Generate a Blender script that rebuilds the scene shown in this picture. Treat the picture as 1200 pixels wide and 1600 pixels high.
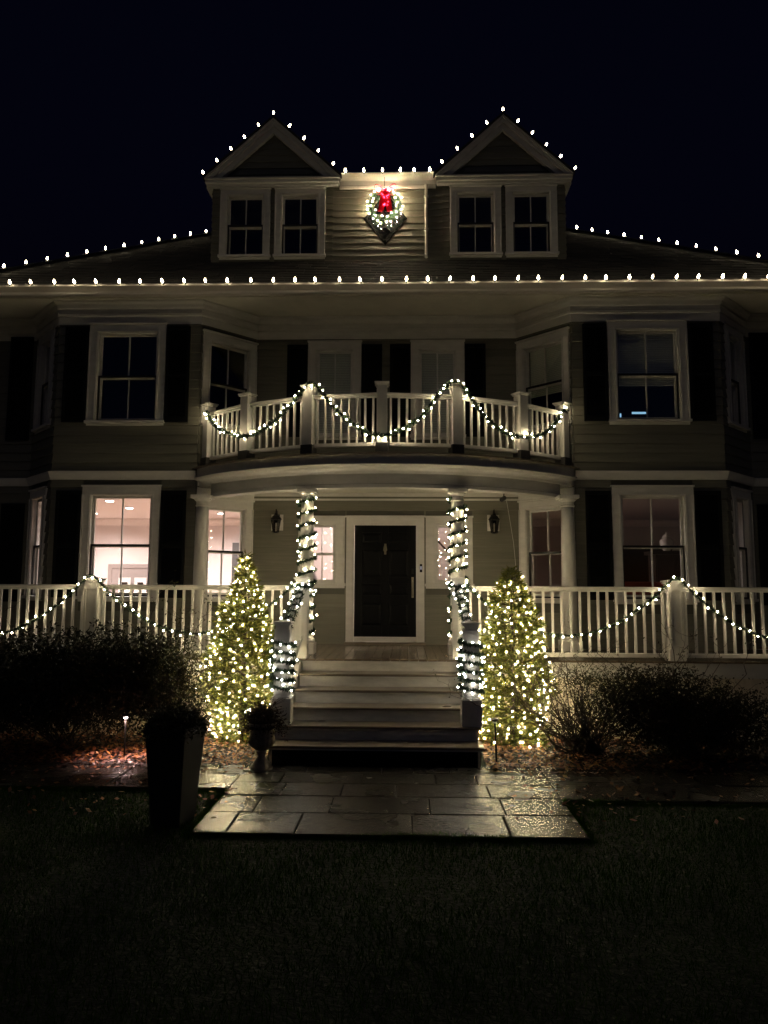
import bpy, bmesh, math, random
import numpy as np
from mathutils import Vector, Matrix, Euler
for o in list(bpy.data.objects): bpy.data.objects.remove(o)
rnd = random.Random(7); rng = np.random.default_rng(11)
SC = bpy.context.scene; COL = SC.collection
R = math.radians

# ------------------------------------------------------------------ camera
EYE = 2.175
cd = bpy.data.cameras.new('camera'); cam = bpy.data.objects.new('camera', cd); COL.objects.link(cam)
cd.sensor_fit = 'VERTICAL'; cd.sensor_height = 36.0; cd.sensor_width = 27.0
cd.lens = 1130.0/1600.0*36.0
cd.clip_start = .05; cd.clip_end = 2000
yaw, pit, rol = R(1.7009), R(5.924), R(.2549)
fwd = Vector((-math.sin(yaw)*math.cos(pit), math.cos(yaw)*math.cos(pit), math.sin(pit)))
rgt = Vector((math.cos(yaw), math.sin(yaw), 0)); up = rgt.cross(fwd)
r2 = rgt*math.cos(rol)+up*math.sin(rol); u2 = up*math.cos(rol)-rgt*math.sin(rol)
m = Matrix((r2, u2, -fwd)).transposed().to_4x4(); m.translation = (0.3742, 0, EYE)
cam.matrix_world = m
SC.camera = cam
# ------------------------------------------------------------------ night sky, faint street glow
w = bpy.data.worlds.new('World'); SC.world = w; w.use_nodes = True
nt = w.node_tree; bg = nt.nodes['Background']
sky = nt.nodes.new('ShaderNodeTexSky'); sky.sky_type = 'NISHITA'; sky.sun_disc = False
sky.sun_elevation = R(-3.8); sky.sun_rotation = R(170); sky.air_density = 1.0; sky.dust_density = .3; sky.ozone_density = 3
nt.links.new(sky.outputs[0], bg.inputs[0]); bg.inputs[1].default_value = SKY = 0.15
sd = bpy.data.lights.new('street_glow', 'SUN'); so = bpy.data.objects.new('street_glow', sd); COL.objects.link(so)
sd.energy = .02; sd.angle = R(20); sd.color = (1.0, .93, .85)
so.rotation_euler = (R(90-46), 0, R(-10))     # comes from behind the camera, low
SC.view_settings.view_transform = 'Standard'; SC.view_settings.look = 'None'
SC.view_settings.exposure = 0; SC.view_settings.gamma = 1
SC.view_settings.use_curve_mapping = False
SC.cycles.max_bounces = 6; SC.cycles.diffuse_bounces = 3; SC.cycles.glossy_bounces = 3; SC.cycles.transparent_max_bounces = 12
S_MINI = 160.0; S_C9 = 40.0; S_TREE = 350.0; S_WREATH = 460.0
WARM = (1.0, .82, .52)

# ------------------------------------------------------------------ materials
MATS = {}
def mat(name, col, rough=.6, noise=None, bump=None, rand=0.0, metal=0.0, spec=.5, island=None, coat=0, wet=None, leaf=0):
    m = bpy.data.materials.new(name); m.use_nodes = True; n = m.node_tree; b = n.nodes['Principled BSDF']
    b.inputs['Base Color'].default_value = (*col, 1); b.inputs['Roughness'].default_value = rough
    b.inputs['Metallic'].default_value = metal; b.inputs['Specular IOR Level'].default_value = spec
    if coat: b.inputs['Coat Weight'].default_value = coat; b.inputs['Coat Roughness'].default_value = .1
    tc = n.nodes.new('ShaderNodeTexCoord')
    src = None
    if island:       # several colours, one per leaf / shingle / blade
        g = n.nodes.new('ShaderNodeNewGeometry'); cr = n.nodes.new('ShaderNodeValToRGB')
        el = cr.color_ramp.elements
        while len(el) < len(island): el.new(.5)
        for i, c in enumerate(island): el[i].position = i/max(1, len(island)-1); el[i].color = (*c, 1)
        n.links.new(g.outputs['Random Per Island'], cr.inputs[0]); src = cr.outputs[0]
    if noise:        # (scale vec, amount): grain and blotches
        mp = n.nodes.new('ShaderNodeMapping'); mp.inputs['Scale'].default_value = noise[0]
        tx = n.nodes.new('ShaderNodeTexNoise'); tx.inputs['Scale'].default_value = 1; tx.inputs['Detail'].default_value = 5; tx.inputs['Roughness'].default_value = .65
        n.links.new(tc.outputs['Object'], mp.inputs[0]); n.links.new(mp.outputs[0], tx.inputs[0])
        rp = n.nodes.new('ShaderNodeValToRGB'); a = noise[1]
        rp.color_ramp.elements[0].position = .3; rp.color_ramp.elements[1].position = .72
        rp.color_ramp.elements[0].color = (1-a, 1-a, 1-a, 1); rp.color_ramp.elements[1].color = (1+a*.4, 1+a*.4, 1+a*.4, 1)
        n.links.new(tx.outputs[0], rp.inputs[0])
        mx = n.nodes.new('ShaderNodeMix'); mx.data_type = 'RGBA'; mx.blend_type = 'MULTIPLY'; mx.inputs[0].default_value = 1
        if src: n.links.new(src, mx.inputs[6])
        else: mx.inputs[6].default_value = (*col, 1)
        n.links.new(rp.outputs[0], mx.inputs[7]); src = mx.outputs[2]
    if rand:
        oi = n.nodes.new('ShaderNodeObjectInfo'); mr = n.nodes.new('ShaderNodeMapRange')
        mr.inputs[3].default_value = 1-rand; mr.inputs[4].default_value = 1+rand
        n.links.new(oi.outputs['Random'], mr.inputs[0])
        vm = n.nodes.new('ShaderNodeVectorMath'); vm.operation = 'SCALE'
        if src: n.links.new(src, vm.inputs[0])
        else: vm.inputs[0].default_value = col
        n.links.new(mr.outputs[0], vm.inputs['Scale']); src = vm.outputs[0]
    if src: n.links.new(src, b.inputs['Base Color'])
    if bump:         # (scale vec, strength, distance)
        mp = n.nodes.new('ShaderNodeMapping'); mp.inputs['Scale'].default_value = bump[0]
        tx = n.nodes.new('ShaderNodeTexNoise'); tx.inputs['Scale'].default_value = 1; tx.inputs['Detail'].default_value = 6
        n.links.new(tc.outputs['Object'], mp.inputs[0]); n.links.new(mp.outputs[0], tx.inputs[0])
        bp = n.nodes.new('ShaderNodeBump'); bp.inputs['Strength'].default_value = bump[1]; bp.inputs['Distance'].default_value = bump[2]
        n.links.new(tx.outputs[0], bp.inputs['Height']); n.links.new(bp.outputs[0], b.inputs['Normal'])
    if wet:          # (scale, rough lo, rough hi): film of water in patches
        tx = n.nodes.new('ShaderNodeTexNoise'); tx.inputs['Scale'].default_value = wet[0]; tx.inputs['Detail'].default_value = 3
        n.links.new(tc.outputs['Object'], tx.inputs[0])
        mr = n.nodes.new('ShaderNodeMapRange'); mr.inputs[1].default_value = .30; mr.inputs[2].default_value = .70
        mr.inputs[3].default_value = wet[1]; mr.inputs[4].default_value = wet[2]
        n.links.new(tx.outputs[0], mr.inputs[0]); n.links.new(mr.outputs[0], b.inputs['Roughness'])
    if leaf:
        tr = n.nodes.new('ShaderNodeBsdfTranslucent'); mxs = n.nodes.new('ShaderNodeMixShader'); mxs.inputs[0].default_value = leaf
        if src: n.links.new(src, tr.inputs[0])
        n.links.new(b.outputs[0], mxs.inputs[1]); n.links.new(tr.outputs[0], mxs.inputs[2]); n.links.new(mxs.outputs[0], n.nodes['Material Output'].inputs[0])
    MATS[name] = m
    return m
def emit(name, col, s, vary=0):
    m = bpy.data.materials.new(name); m.use_nodes = True; n = m.node_tree; b = n.nodes['Principled BSDF']
    b.inputs['Base Color'].default_value = (*[c*.4 for c in col], 1)
    b.inputs['Emission Color'].default_value = (*col, 1); b.inputs['Emission Strength'].default_value = s
    if vary:      # no two bulbs burn quite alike
        oi = n.nodes.new('ShaderNodeObjectInfo'); mr = n.nodes.new('ShaderNodeMapRange'); mr.inputs[3].default_value = s*(1-vary); mr.inputs[4].default_value = s*(1+vary)
        n.links.new(oi.outputs['Random'], mr.inputs[0]); n.links.new(mr.outputs[0], b.inputs['Emission Strength'])
    MATS[name] = m; return m
def glass(name, tint=(1, 1, 1), rough=0.0):
    m = bpy.data.materials.new(name); m.use_nodes = True; n = m.node_tree
    n.nodes.remove(n.nodes['Principled BSDF']); out = n.nodes['Material Output']
    t = n.nodes.new('ShaderNodeBsdfTransparent'); t.inputs[0].default_value = (*tint, 1)
    g = n.nodes.new('ShaderNodeBsdfGlossy'); g.inputs['Roughness'].default_value = rough
    fr = n.nodes.new('ShaderNodeFresnel'); ge = n.nodes.new('ShaderNodeNewGeometry'); mr = n.nodes.new('ShaderNodeMapRange')
    mr.inputs[3].default_value = 1.5; mr.inputs[4].default_value = 1/1.5        # same thin pane from either side
    n.links.new(ge.outputs['Backfacing'], mr.inputs[0]); n.links.new(mr.outputs[0], fr.inputs[0])
    ad = n.nodes.new('ShaderNodeMath'); ad.operation = 'MULTIPLY'; ad.inputs[1].default_value = 1.6; ad.use_clamp = True
    mx = n.nodes.new('ShaderNodeMixShader')
    n.links.new(fr.outputs[0], ad.inputs[0]); n.links.new(ad.outputs[0], mx.inputs[0]); n.links.new(t.outputs[0], mx.inputs[1]); n.links.new(g.outputs[0], mx.inputs[2])
    n.links.new(mx.outputs[0], out.inputs[0]); MATS[name] = m; return m
mat('siding', (.172, .166, .128), .55, noise=((1.2, 6, 30), .22), bump=((3, 8, 120), .35, .01), rand=.09)
mat('sheathing', (.10, .10, .08), .8)
mat('trim', (.66, .64, .60), .42, noise=((3, 3, 9), .13), bump=((9, 9, 30), .12, .004))
mat('rail_white', (.68, .66, .61), .38, noise=((6, 6, 3), .15), rand=.05, bump=((14, 14, 40), .15, .004))
mat('soffit', (.70, .67, .58), .6, noise=((2, 2, 2), .15))
mat('step_paint', (.66, .63, .56), .4, noise=((2.5, 5, 9), .3), bump=((4, 30, 40), .2, .004), rand=.05)
mat('tread', (.20, .165, .125), .33, noise=((2, 18, 8), .3), bump=((3, 40, 8), .3, .004), rand=.1, wet=(1.2, .25, .36))
mat('deck', (.16, .125, .09), .3, noise=((12, 1.5, 4), .35), bump=((40, 3, 8), .3, .004), rand=.15, wet=(1.1, .14, .26))
mat('skirt', (.74, .64, .50), .55, noise=((10, 10, 2), .2), rand=.06)
mat('black_paint', (.0032, .0032, .0035), .42, spec=.12, noise=((6, 6, 20), .3))
mat('shutter_paint', (.004, .0045, .0045), .55, spec=.2, rand=.1)
mat('screen_black', (.012, .012, .012), .4)
mat('shingle', (.06, .06, .062), .8, island=[(.015, .015, .016), (.036, .034, .032), (.022, .021, .023), (.048, .044, .04)], bump=((60, 60, 60), .5, .004))
mat('gutter_metal', (.66, .62, .55), .35, noise=((1, 8, 8), .15))
mat('room_wall', (.74, .66, .63), .75, noise=((1, 1, 1), .05))
mat('room_ceiling', (.82, .73, .68), .8)
mat('room_floor', (.20, .11, .06), .35, noise=((3, 20, 1), .4))
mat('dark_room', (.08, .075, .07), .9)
mat('blind', (.60, .64, .55), .6)
mat('dark_base', (.045, .043, .040), .6, noise=((8, 8, 8), .3))
mat('diamond_frame', (.006, .006, .006), .9, spec=.1)
mat('brass', (.42, .36, .26), .3, metal=1)
mat('iron', (.012, .011, .010), .4, metal=.6)
mat('frosted', (.75, .74, .70), .3)
mat('planter_plastic', (.022, .024, .026), .55, noise=((4, 4, 1), .4), bump=((14, 14, 5), .2, .01))
mat('urn_stone', (.25, .205, .165), .7, noise=((14, 14, 14), .45), bump=((30, 30, 30), .4, .01))
mat('flagstone', (.034, .030, .026), .3, noise=((2.2, 2.2, 2.2), .5), bump=((26, 26, 26), .75, .016), rand=.4, spec=.22, wet=(2.2, .15, .32))
mat('joint', (.016, .014, .012), .9, bump=((40, 40, 40), .6, .01))
mat('mulch', (.022, .014, .010), .85, noise=((9, 9, 9), .6), bump=((22, 22, 22), 1, .04))
mat('lawn_soil', (.007, .017, .002), .95, noise=((1.3, 1.3, 1.3), .4), bump=((30, 30, 30), .8, .03))
mat('grass', (.04, .055, .015), .8, spec=.05, leaf=.3, island=[(.010, .036, .001), (.025, .072, .002), (.017, .054, .002), (.040, .078, .004)])
mat('litter', (.2, .09, .04), .5, island=[(.055, .022, .010), (.26, .095, .02), (.13, .040, .018), (.33, .16, .035), (.20, .055, .03), (.04, .020, .012)])
mat('bark', (.06, .045, .034), .85, noise=((20, 20, 6), .5))
mat('twig', (.075, .055, .040), .8, noise=((20, 20, 20), .4))
mat('conifer', (.06, .10, .02), .55, leaf=.35, island=[(.062, .080, .010), (.135, .145, .018), (.09, .112, .014), (.19, .17, .026), (.052, .064, .010)])
mat('garland', (.03, .05, .02), .55, leaf=.2, island=[(.012, .030, .014), (.03, .058, .024), (.018, .042, .02)])
mat('shrub_leaf', (.05, .055, .02), .5, leaf=.3, island=[(.028, .034, .012), (.06, .064, .022), (.042, .046, .015), (.085, .078, .03)])
mat('dark_leaf', (.02, .026, .01), .5, island=[(.016, .020, .008), (.038, .042, .015), (.026, .030, .011), (.055, .042, .019)])
mat('brown_leaf', (.03, .026, .012), .6, leaf=.2, island=[(.024, .022, .010), (.046, .036, .016), (.030, .028, .012), (.062, .044, .020)])
mat('dead_flower', (.05, .025, .016), .8, island=[(.020, .015, .010), (.055, .026, .016), (.035, .024, .012), (.08, .045, .028)])
mat('wire', (.008, .016, .009), .5)
mat('red_ribbon', (.55, .012, .03), .35)
mat('picture_print', (.55, .5, .46), .5, noise=((9, 9, 9), .9))
mat('orange_wood', (.42, .16, .05), .4)
mat('dark_wood', (.022, .013, .009), .35, noise=((3, 3, 12), .4))
mat('white_ceramic', (.74, .68, .63), .2)
mat('red_fabric', (.20, .035, .022), .8)
mat('cream_fabric', (.55, .47, .42), .9)
mat('taupe', (.30, .25, .23), .8)
mat('white_flock', (.75, .72, .72), .8)
emit('bulb_mini', WARM, S_MINI, .55); emit('bulb_c9', (1, .83, .54), S_C9, .55); emit('bulb_red', (1, .03, .075), 10.0, .55)
emit('bulb_cool', (1.0, .93, .80), 60.0, .55); emit('bulb_tree', (1, .81, .48), S_TREE, .55); emit('bulb_wreath', (1, .81, .50), S_WREATH, .55)
emit('downlight', (1, .86, .78), 20.0); emit('screen_glow', (.35, .70, 1.0), .8); emit('path_lens', (1, .86, .84), 12.0); emit('doorbell_led', (.7, .75, 1), .7)
glass('glass')
glass('lantern_glass', (.55, .52, .48))

# ------------------------------------------------------------------ helpers
class MB:
    def __init__(s): s.v = []; s.f = []
    def add(s, vs, fs):
        k = len(s.v); s.v += [tuple(v) for v in vs]; s.f += [tuple(i+k for i in f) for f in fs]; return s
    def box(s, x0, x1, y0, y1, z0, z1):
        return s.add([(x0,y0,z0),(x1,y0,z0),(x1,y1,z0),(x0,y1,z0),(x0,y0,z1),(x1,y0,z1),(x1,y1,z1),(x0,y1,z1)],
                     [(0,3,2,1),(4,5,6,7),(0,1,5,4),(1,2,6,5),(2,3,7,6),(3,0,4,7)])
    def hexa(s, p):    # 8 corners, same order as box
        return s.add(p, [(0,3,2,1),(4,5,6,7),(0,1,5,4),(1,2,6,5),(2,3,7,6),(3,0,4,7)])
    def fbox(s, F, a0, a1, d0, d1, z0, z1):   # in a wall frame: along, outward, up
        P = F.p
        return s.hexa([P(a0,d1,z0),P(a1,d1,z0),P(a1,d0,z0),P(a0,d0,z0),P(a0,d1,z1),P(a1,d1,z1),P(a1,d0,z1),P(a0,d0,z1)])
    def prism(s, poly, z0, z1):
        n = len(poly)
        return s.add([(x,y,z0) for x,y in poly]+[(x,y,z1) for x,y in poly],
                     [tuple(range(n-1,-1,-1)), tuple(range(n,2*n))]+[(i,(i+1)%n,n+(i+1)%n,n+i) for i in range(n)])
    def extr(s, poly3, vec):   # any planar 3d polygon pushed along vec
        n = len(poly3); v = Vector(vec)
        return s.add([tuple(p) for p in poly3]+[tuple(Vector(p)+v) for p in poly3],
                     [tuple(range(n)), tuple(range(2*n-1,n-1,-1))]+[(i,n+i,n+(i+1)%n,(i+1)%n) for i in range(n)])
    def tube(s, pts, r, n=6, cap=True):
        pts = [Vector(p) for p in pts]; k = len(pts)
        rr = r if isinstance(r, (list, tuple)) else [r]*k
        vs = []; ref = Vector((.31,.17,.93))
        for i, p in enumerate(pts):
            t = (pts[min(i+1,k-1)]-pts[max(i-1,0)]).normalized()
            a = t.cross(ref); a = a.normalized() if a.length > 1e-3 else t.orthogonal().normalized(); b = t.cross(a)
            vs += [p+(a*math.cos(q*2*math.pi/n)+b*math.sin(q*2*math.pi/n))*rr[i] for q in range(n)]
        fs = [(i*n+q, i*n+(q+1)%n, (i+1)*n+(q+1)%n, (i+1)*n+q) for i in range(k-1) for q in range(n)]
        if cap: fs += [tuple(range(n-1,-1,-1)), tuple((k-1)*n+q for q in range(n))]
        return s.add(vs, fs)
    def lathe(s, c, prof, n=20, flute=0):
        vs = []
        for r, z in prof:
            for q in range(n):
                a = q*2*math.pi/n; vs.append((c[0]+r*math.cos(a), c[1]+r*math.sin(a), c[2]+z))
        k = len(prof)
        fs = [(i*n+q, i*n+(q+1)%n, (i+1)*n+(q+1)%n, (i+1)*n+q) for i in range(k-1) for q in range(n)]
        fs += [tuple(range(n-1,-1,-1)), tuple((k-1)*n+q for q in range(n))]
        return s.add(vs, fs)
    def mesh(s, name, smooth=False):
        me = bpy.data.meshes.new(name); me.from_pydata(s.v, [], s.f); me.update()
        if smooth: me.polygons.foreach_set('use_smooth', [True]*len(me.polygons))
        return me
WM = {}
def thing(name, label, cat, loc=(0,0,0), group=None):
    o = bpy.data.objects.new(name, None); COL.objects.link(o); o.location = loc; o.empty_display_size = .2
    WM[o] = Matrix.Translation(loc); tag(o, label, cat, group); return o
def tag(o, label, cat, group=None, kind=None):
    if label: o['label'] = label
    if cat: o['category'] = cat
    if group: o['group'] = group
    if kind: o['kind'] = kind
    return o
def obj(name, data, material, parent=None, M=None, smooth=False, bevel=0):
    me = data.mesh(name, smooth) if isinstance(data, MB) else data
    if material and not me.materials: me.materials.append(MATS[material])
    o = bpy.data.objects.new(name, me); COL.objects.link(o)
    M = M or Matrix.Identity(4)
    o.matrix_basis = M; WM[o] = M
    if parent is not None:
        o.parent = parent; o.matrix_parent_inverse = WM[parent].inverted()
    if bevel:
        b = o.modifiers.new('bevel', 'BEVEL'); b.width = bevel; b.segments = 2; b.limit_method = 'ANGLE'
    return o
class Frame:      # a wall seen from outside: from p0 (on its left) to p1
    def __init__(s, p0, p1):
        s.p0 = Vector((*p0,0)); d = Vector((*p1,0))-s.p0; s.L = d.length; s.u = d.normalized(); s.n = Vector((s.u.y,-s.u.x,0))
    def p(s, a, d, z): return s.p0+s.u*a+s.n*d+Vector((0,0,z))
def quads(name, P, U, V, material, parent=None):     # many small diamond leaves, one mesh
    n = len(P); vs = np.empty((n,4,3)); vs[:,0] = P-U; vs[:,1] = P+V; vs[:,2] = P+U; vs[:,3] = P-V
    me = bpy.data.meshes.new(name); me.vertices.add(4*n); me.vertices.foreach_set('co', vs.ravel())
    me.loops.add(4*n); me.loops.foreach_set('vertex_index', np.arange(4*n)); me.polygons.add(n)
    me.polygons.foreach_set('loop_start', np.arange(0,4*n,4)); me.polygons.foreach_set('loop_total', np.full(n,4)); me.update()
    me.materials.append(MATS[material])
    return obj(name, me, None, parent)
def unit(a): return a/np.linalg.norm(a, axis=-1, keepdims=True).clip(1e-6)
def ico(r, sz=1.0):
    return MB().add([(r,0,0),(-r,0,0),(0,r,0),(0,-r,0),(0,0,r*sz),(0,0,-r*sz)],[(0,2,4),(2,1,4),(1,3,4),(3,0,4),(2,0,5),(1,2,5),(3,1,5),(0,3,5)]).mesh('bulb')
def teardrop(r, h):
    mb = MB().lathe((0,0,0), [(r*.45,-h*.32),(r*.95,-h*.05),(r*.85,h*.28),(r*.4,h*.58),(r*.06,h*.72)], 6); return mb.mesh('bulb')
BULB = ico(.0128); BULB.materials.append(MATS['bulb_mini'])
BULBC = ico(.0125); BULBC.materials.append(MATS['bulb_cool'])
BULBT = ico(.0097); BULBT.materials.append(MATS['bulb_tree'])
BULBI = ico(.009); BULBI.materials.append(MATS['bulb_cool'])
BULBW = ico(.0132); BULBW.materials.append(MATS['bulb_wreath'])
C9 = teardrop(.023, .075); C9.materials.append(MATS['bulb_c9'])
RBULB = ico(.016); RBULB.materials.append(MATS['bulb_red'])
def bulb(parent, p, me=BULB, rot=None):
    M = Matrix.Translation(p)
    if rot is not None: M = M @ rot.to_matrix().to_4x4()
    return obj('bulb', me, None, parent, M)

# ------------------------------------------------------------------ ground
YD, YB, YE = 13.5, 12.65, 12.4          # centre wall, bay front, eave
DECK = 1.125; BALC = 4.27
g = obj('ground', MB().add([(-400,-300,-.012),(400,-300,-.012),(400,600,-.012),(-400,600,-.012)], [(0,1,2,3)]), 'lawn_soil'); tag(g, None, None, kind='structure')
def bumpy(name, x0, x1, y0, y1, z, amp, step, material):
    xs = np.arange(x0, x1+1e-6, step); ys = np.arange(y0, y1+1e-6, step); mb = MB(); nx = len(xs)
    for y in ys:
        for x in xs:
            e = min(x-x0, x1-x, y-y0, y1-y); f = max(0, min(1, e/.25))
            mb.v.append((x, y, z-.03*(1-f)+f*(amp*(math.sin(x*3.1+y*1.7)*.4+math.sin(x*7.7-y*5.3)*.25)+rnd.uniform(-amp,amp)*.35+amp)))
    for j in range(len(ys)-1):
        for i in range(nx-1): k = j*nx+i; mb.f.append((k,k+1,k+nx+1,k+nx))
    o = obj(name, mb, material, smooth=True); tag(o, None, None, kind='structure'); return o
bumpy('planting_bed', -8, -1.3, 8.72, 10.84, 0, .03, .12, 'mulch')
bumpy('planting_bed', 1.32, 8, 8.85, 10.84, 0, .03, .12, 'mulch')

# flagstone patio and walk
pv = obj('patio', MB().prism([(-6.5,7.95),(-1.52,7.95),(-1.52,6.575),(1.98,6.575),(1.98,7.68),(6.5,7.68),(6.5,9.0),(-6.5,9.0)], -.06, .004), 'joint'); tag(pv, None, None, kind='structure')
def stone(x0, x1, y0, y1):
    g = .006; j = lambda a=.008: rnd.uniform(-a, a)*.55
    cx, cy = (x0+x1)/2, (y0+y1)/2; zt = .024+j(.004); tx, ty = j(.006), j(.006)
    nx = max(2, int((x1-x0)/.16)); ny = max(2, int((y1-y0)/.16)); mb = MB(); ring = []
    for i in range(nx): ring.append((x0+g+(x1-x0-2*g)*i/nx+j(.006)*(i>0), y0+g+j(.006)))
    for i in range(ny): ring.append((x1-g+j(.006), y0+g+(y1-y0-2*g)*i/ny))
    for i in range(nx): ring.append((x1-g-(x1-x0-2*g)*i/nx, y1-g+j(.006)))
    for i in range(ny): ring.append((x0+g+j(.006), y1-g-(y1-y0-2*g)*i/ny))
    z = lambda x, y: zt+(x-cx)*tx+(y-cy)*ty
    n = len(ring); ins = [(cx+(x-cx)*(1-.012/(abs(x-cx)+.05)), cy+(y-cy)*(1-.012/(abs(y-cy)+.05))) for x,y in ring]
    mb.v = [(x,y,0) for x,y in ring]+[(x,y,z(x,y)-.006) for x,y in ring]+[(x,y,z(x,y)) for x,y in ins]
    for k in (0, 1): mb.f += [(k*n+i, k*n+(i+1)%n, (k+1)*n+(i+1)%n, (k+1)*n+i) for i in range(n)]
    mb.f.append(tuple(range(2*n, 3*n)))
    obj('flagstone', mb, 'flagstone', pv)
rows = [(6.55,[-1.52,-1.21,-.60,.44,1.30,1.98],7.16), (7.16,[-1.52,-1.10,-.36,.62,1.34,1.98],7.72),
        (7.72,[-1.52,-.93,-.30,.28,1.26,1.98],8.22), (8.22,[-1.52,-1.02,-.12,.72,1.18,1.98],8.68), (8.68,[-1.52,-.80,.1,.9,1.5,1.98],8.99)]
for y0, xs, y1 in rows:
    for a, b in zip(xs, xs[1:]):
        if b-a > .6 and rnd.random() < .1:
            c = y0+(y1-y0)*rnd.uniform(.4,.6); stone(a,b,y0,c); stone(a,b,c,y1)
        else: stone(a, b, y0, y1)
for sx, y0 in ((-1,7.96),(1,7.69)):
    x = 1.52 if sx < 0 else 1.98
    while x < 6.3:
        L = rnd.uniform(.55,.95); ym = y0+rnd.uniform(.45,.7)
        a, b = sorted((sx*x, sx*(x+L)))
        stone(a,b,y0,ym); stone(a,b,ym,8.99); x += L
# grass blades
N = 190000
gx = rng.uniform(-6.5,7.5,N); gy = 2.2+ (rng.uniform(0,1,N)**1.15)*7.0
ok = ~((gx>-1.53)&(gx<2.0)&(gy>6.565)) & ~((gx<=-1.5)&(gy>7.9+.05*np.sin(gx*5))) & ~((gx>=1.95)&(gy>7.64+.04*np.sin(gx*4)))
gx, gy = gx[ok], gy[ok]; n = len(gx)
fr_ = []
for (xa,ya),(xb,yb_),k_ in (((-1.55,6.555),(2.0,6.555),5200),((-1.535,6.55),(-1.535,7.95),2000),((1.995,6.55),(1.995,7.66),1800),((-6,7.925),(-1.53,7.925),5000),((1.99,7.655),(6.4,7.655),5000)):
    t_ = rng.uniform(0,1,k_); fr_.append(np.stack([xa+(xb-xa)*t_+rng.normal(0,.022,k_)*(1+np.sin(t_*37)), ya+(yb_-ya)*t_+rng.normal(0,.022,k_)*(1+np.sin(t_*41))],-1))
fr_ = np.concatenate(fr_); gx = np.concatenate([gx,fr_[:,0]]); gy = np.concatenate([gy,fr_[:,1]]); n = len(gx)
hh = rng.uniform(.025,.06,n)*(1+.35*np.sin(gx*2.3)*np.sin(gy*3.1)); a = rng.uniform(0,2*np.pi,n); wd = rng.uniform(.002,.0042,n)
base = np.stack([gx,gy,np.full(n,-.014)],-1); s = np.stack([np.cos(a)*wd,np.sin(a)*wd,0*a],-1)
tip = base+np.stack([rng.normal(0,.022,n),rng.normal(0,.022,n),hh],-1)
vs = np.stack([base-s,base+s,tip],1)
me = bpy.data.meshes.new('grass'); me.vertices.add(3*n); me.vertices.foreach_set('co', vs.ravel()); me.loops.add(3*n); me.loops.foreach_set('vertex_index', np.arange(3*n))
me.polygons.add(n); me.polygons.foreach_set('loop_start', np.arange(0,3*n,3)); me.polygons.foreach_set('loop_total', np.full(n,3)); me.update()
tag(obj('grass', me, 'grass'), 'short dark lawn grass in front of the flagstones', 'grass', kind='stuff')

# ------------------------------------------------------------------ the house
H = thing('house', 'two-storey sage grey clapboard house with white trim, twin dormers and round portico', 'house', (0,13.5,0))
def sheath(F, z0, z1, ops, name='wall', material='sheathing', parent=H, th=.14):
    us = sorted({0,F.L,*[q for o in ops for q in o[:2]]}); zs = sorted({z0,z1,*[q for o in ops for q in o[2:]]}); mb = MB()
    for a, b in zip(us, us[1:]):
        run = None
        for c, d in zip(zs, zs[1:]):
            ua, zc = (a+b)/2, (c+d)/2
            if any(o[0]<ua<o[1] and o[2]<zc<o[3] for o in ops):
                if run: mb.fbox(F,a,b,-th,0,*run); run = None
            else: run = (run[0], d) if run else (c, d)
        if run: mb.fbox(F,a,b,-th,0,*run)
    return obj(name, mb, material, parent)
def boards(F, z0, z1, ops, exp, parent, join=False):
    z = z0; J = MB()
    while z < z1-.02:
        zt = min(z+exp, z1); cuts = [(0,F.L)]
        for o in ops:
            if o[2] < zt-.02 and o[3] > z+.02:
                nc = []
                for a, b in cuts:
                    if o[1] <= a or o[0] >= b: nc.append((a,b)); continue
                    if o[0]-a > .02: nc.append((a,o[0]))
                    if b-o[1] > .02: nc.append((o[1],b))
                cuts = nc
        for a, b in cuts:
            mb = J if join else MB(); P = F.p; e = rnd.uniform(-.0015,.0015)
            mb.hexa([P(a,.034+e,z),P(b,.034-e,z),P(b,.002,z),P(a,.002,z),P(a,.008,zt+.012),P(b,.008,zt+.012),P(b,.002,zt+.012),P(a,.002,zt+.012)])
            if not join: obj('clapboard', mb, 'siding', parent)
        z = zt
    if join: tag(obj('clapboard_courses', J, 'siding', parent), None, None, kind='stuff')
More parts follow.
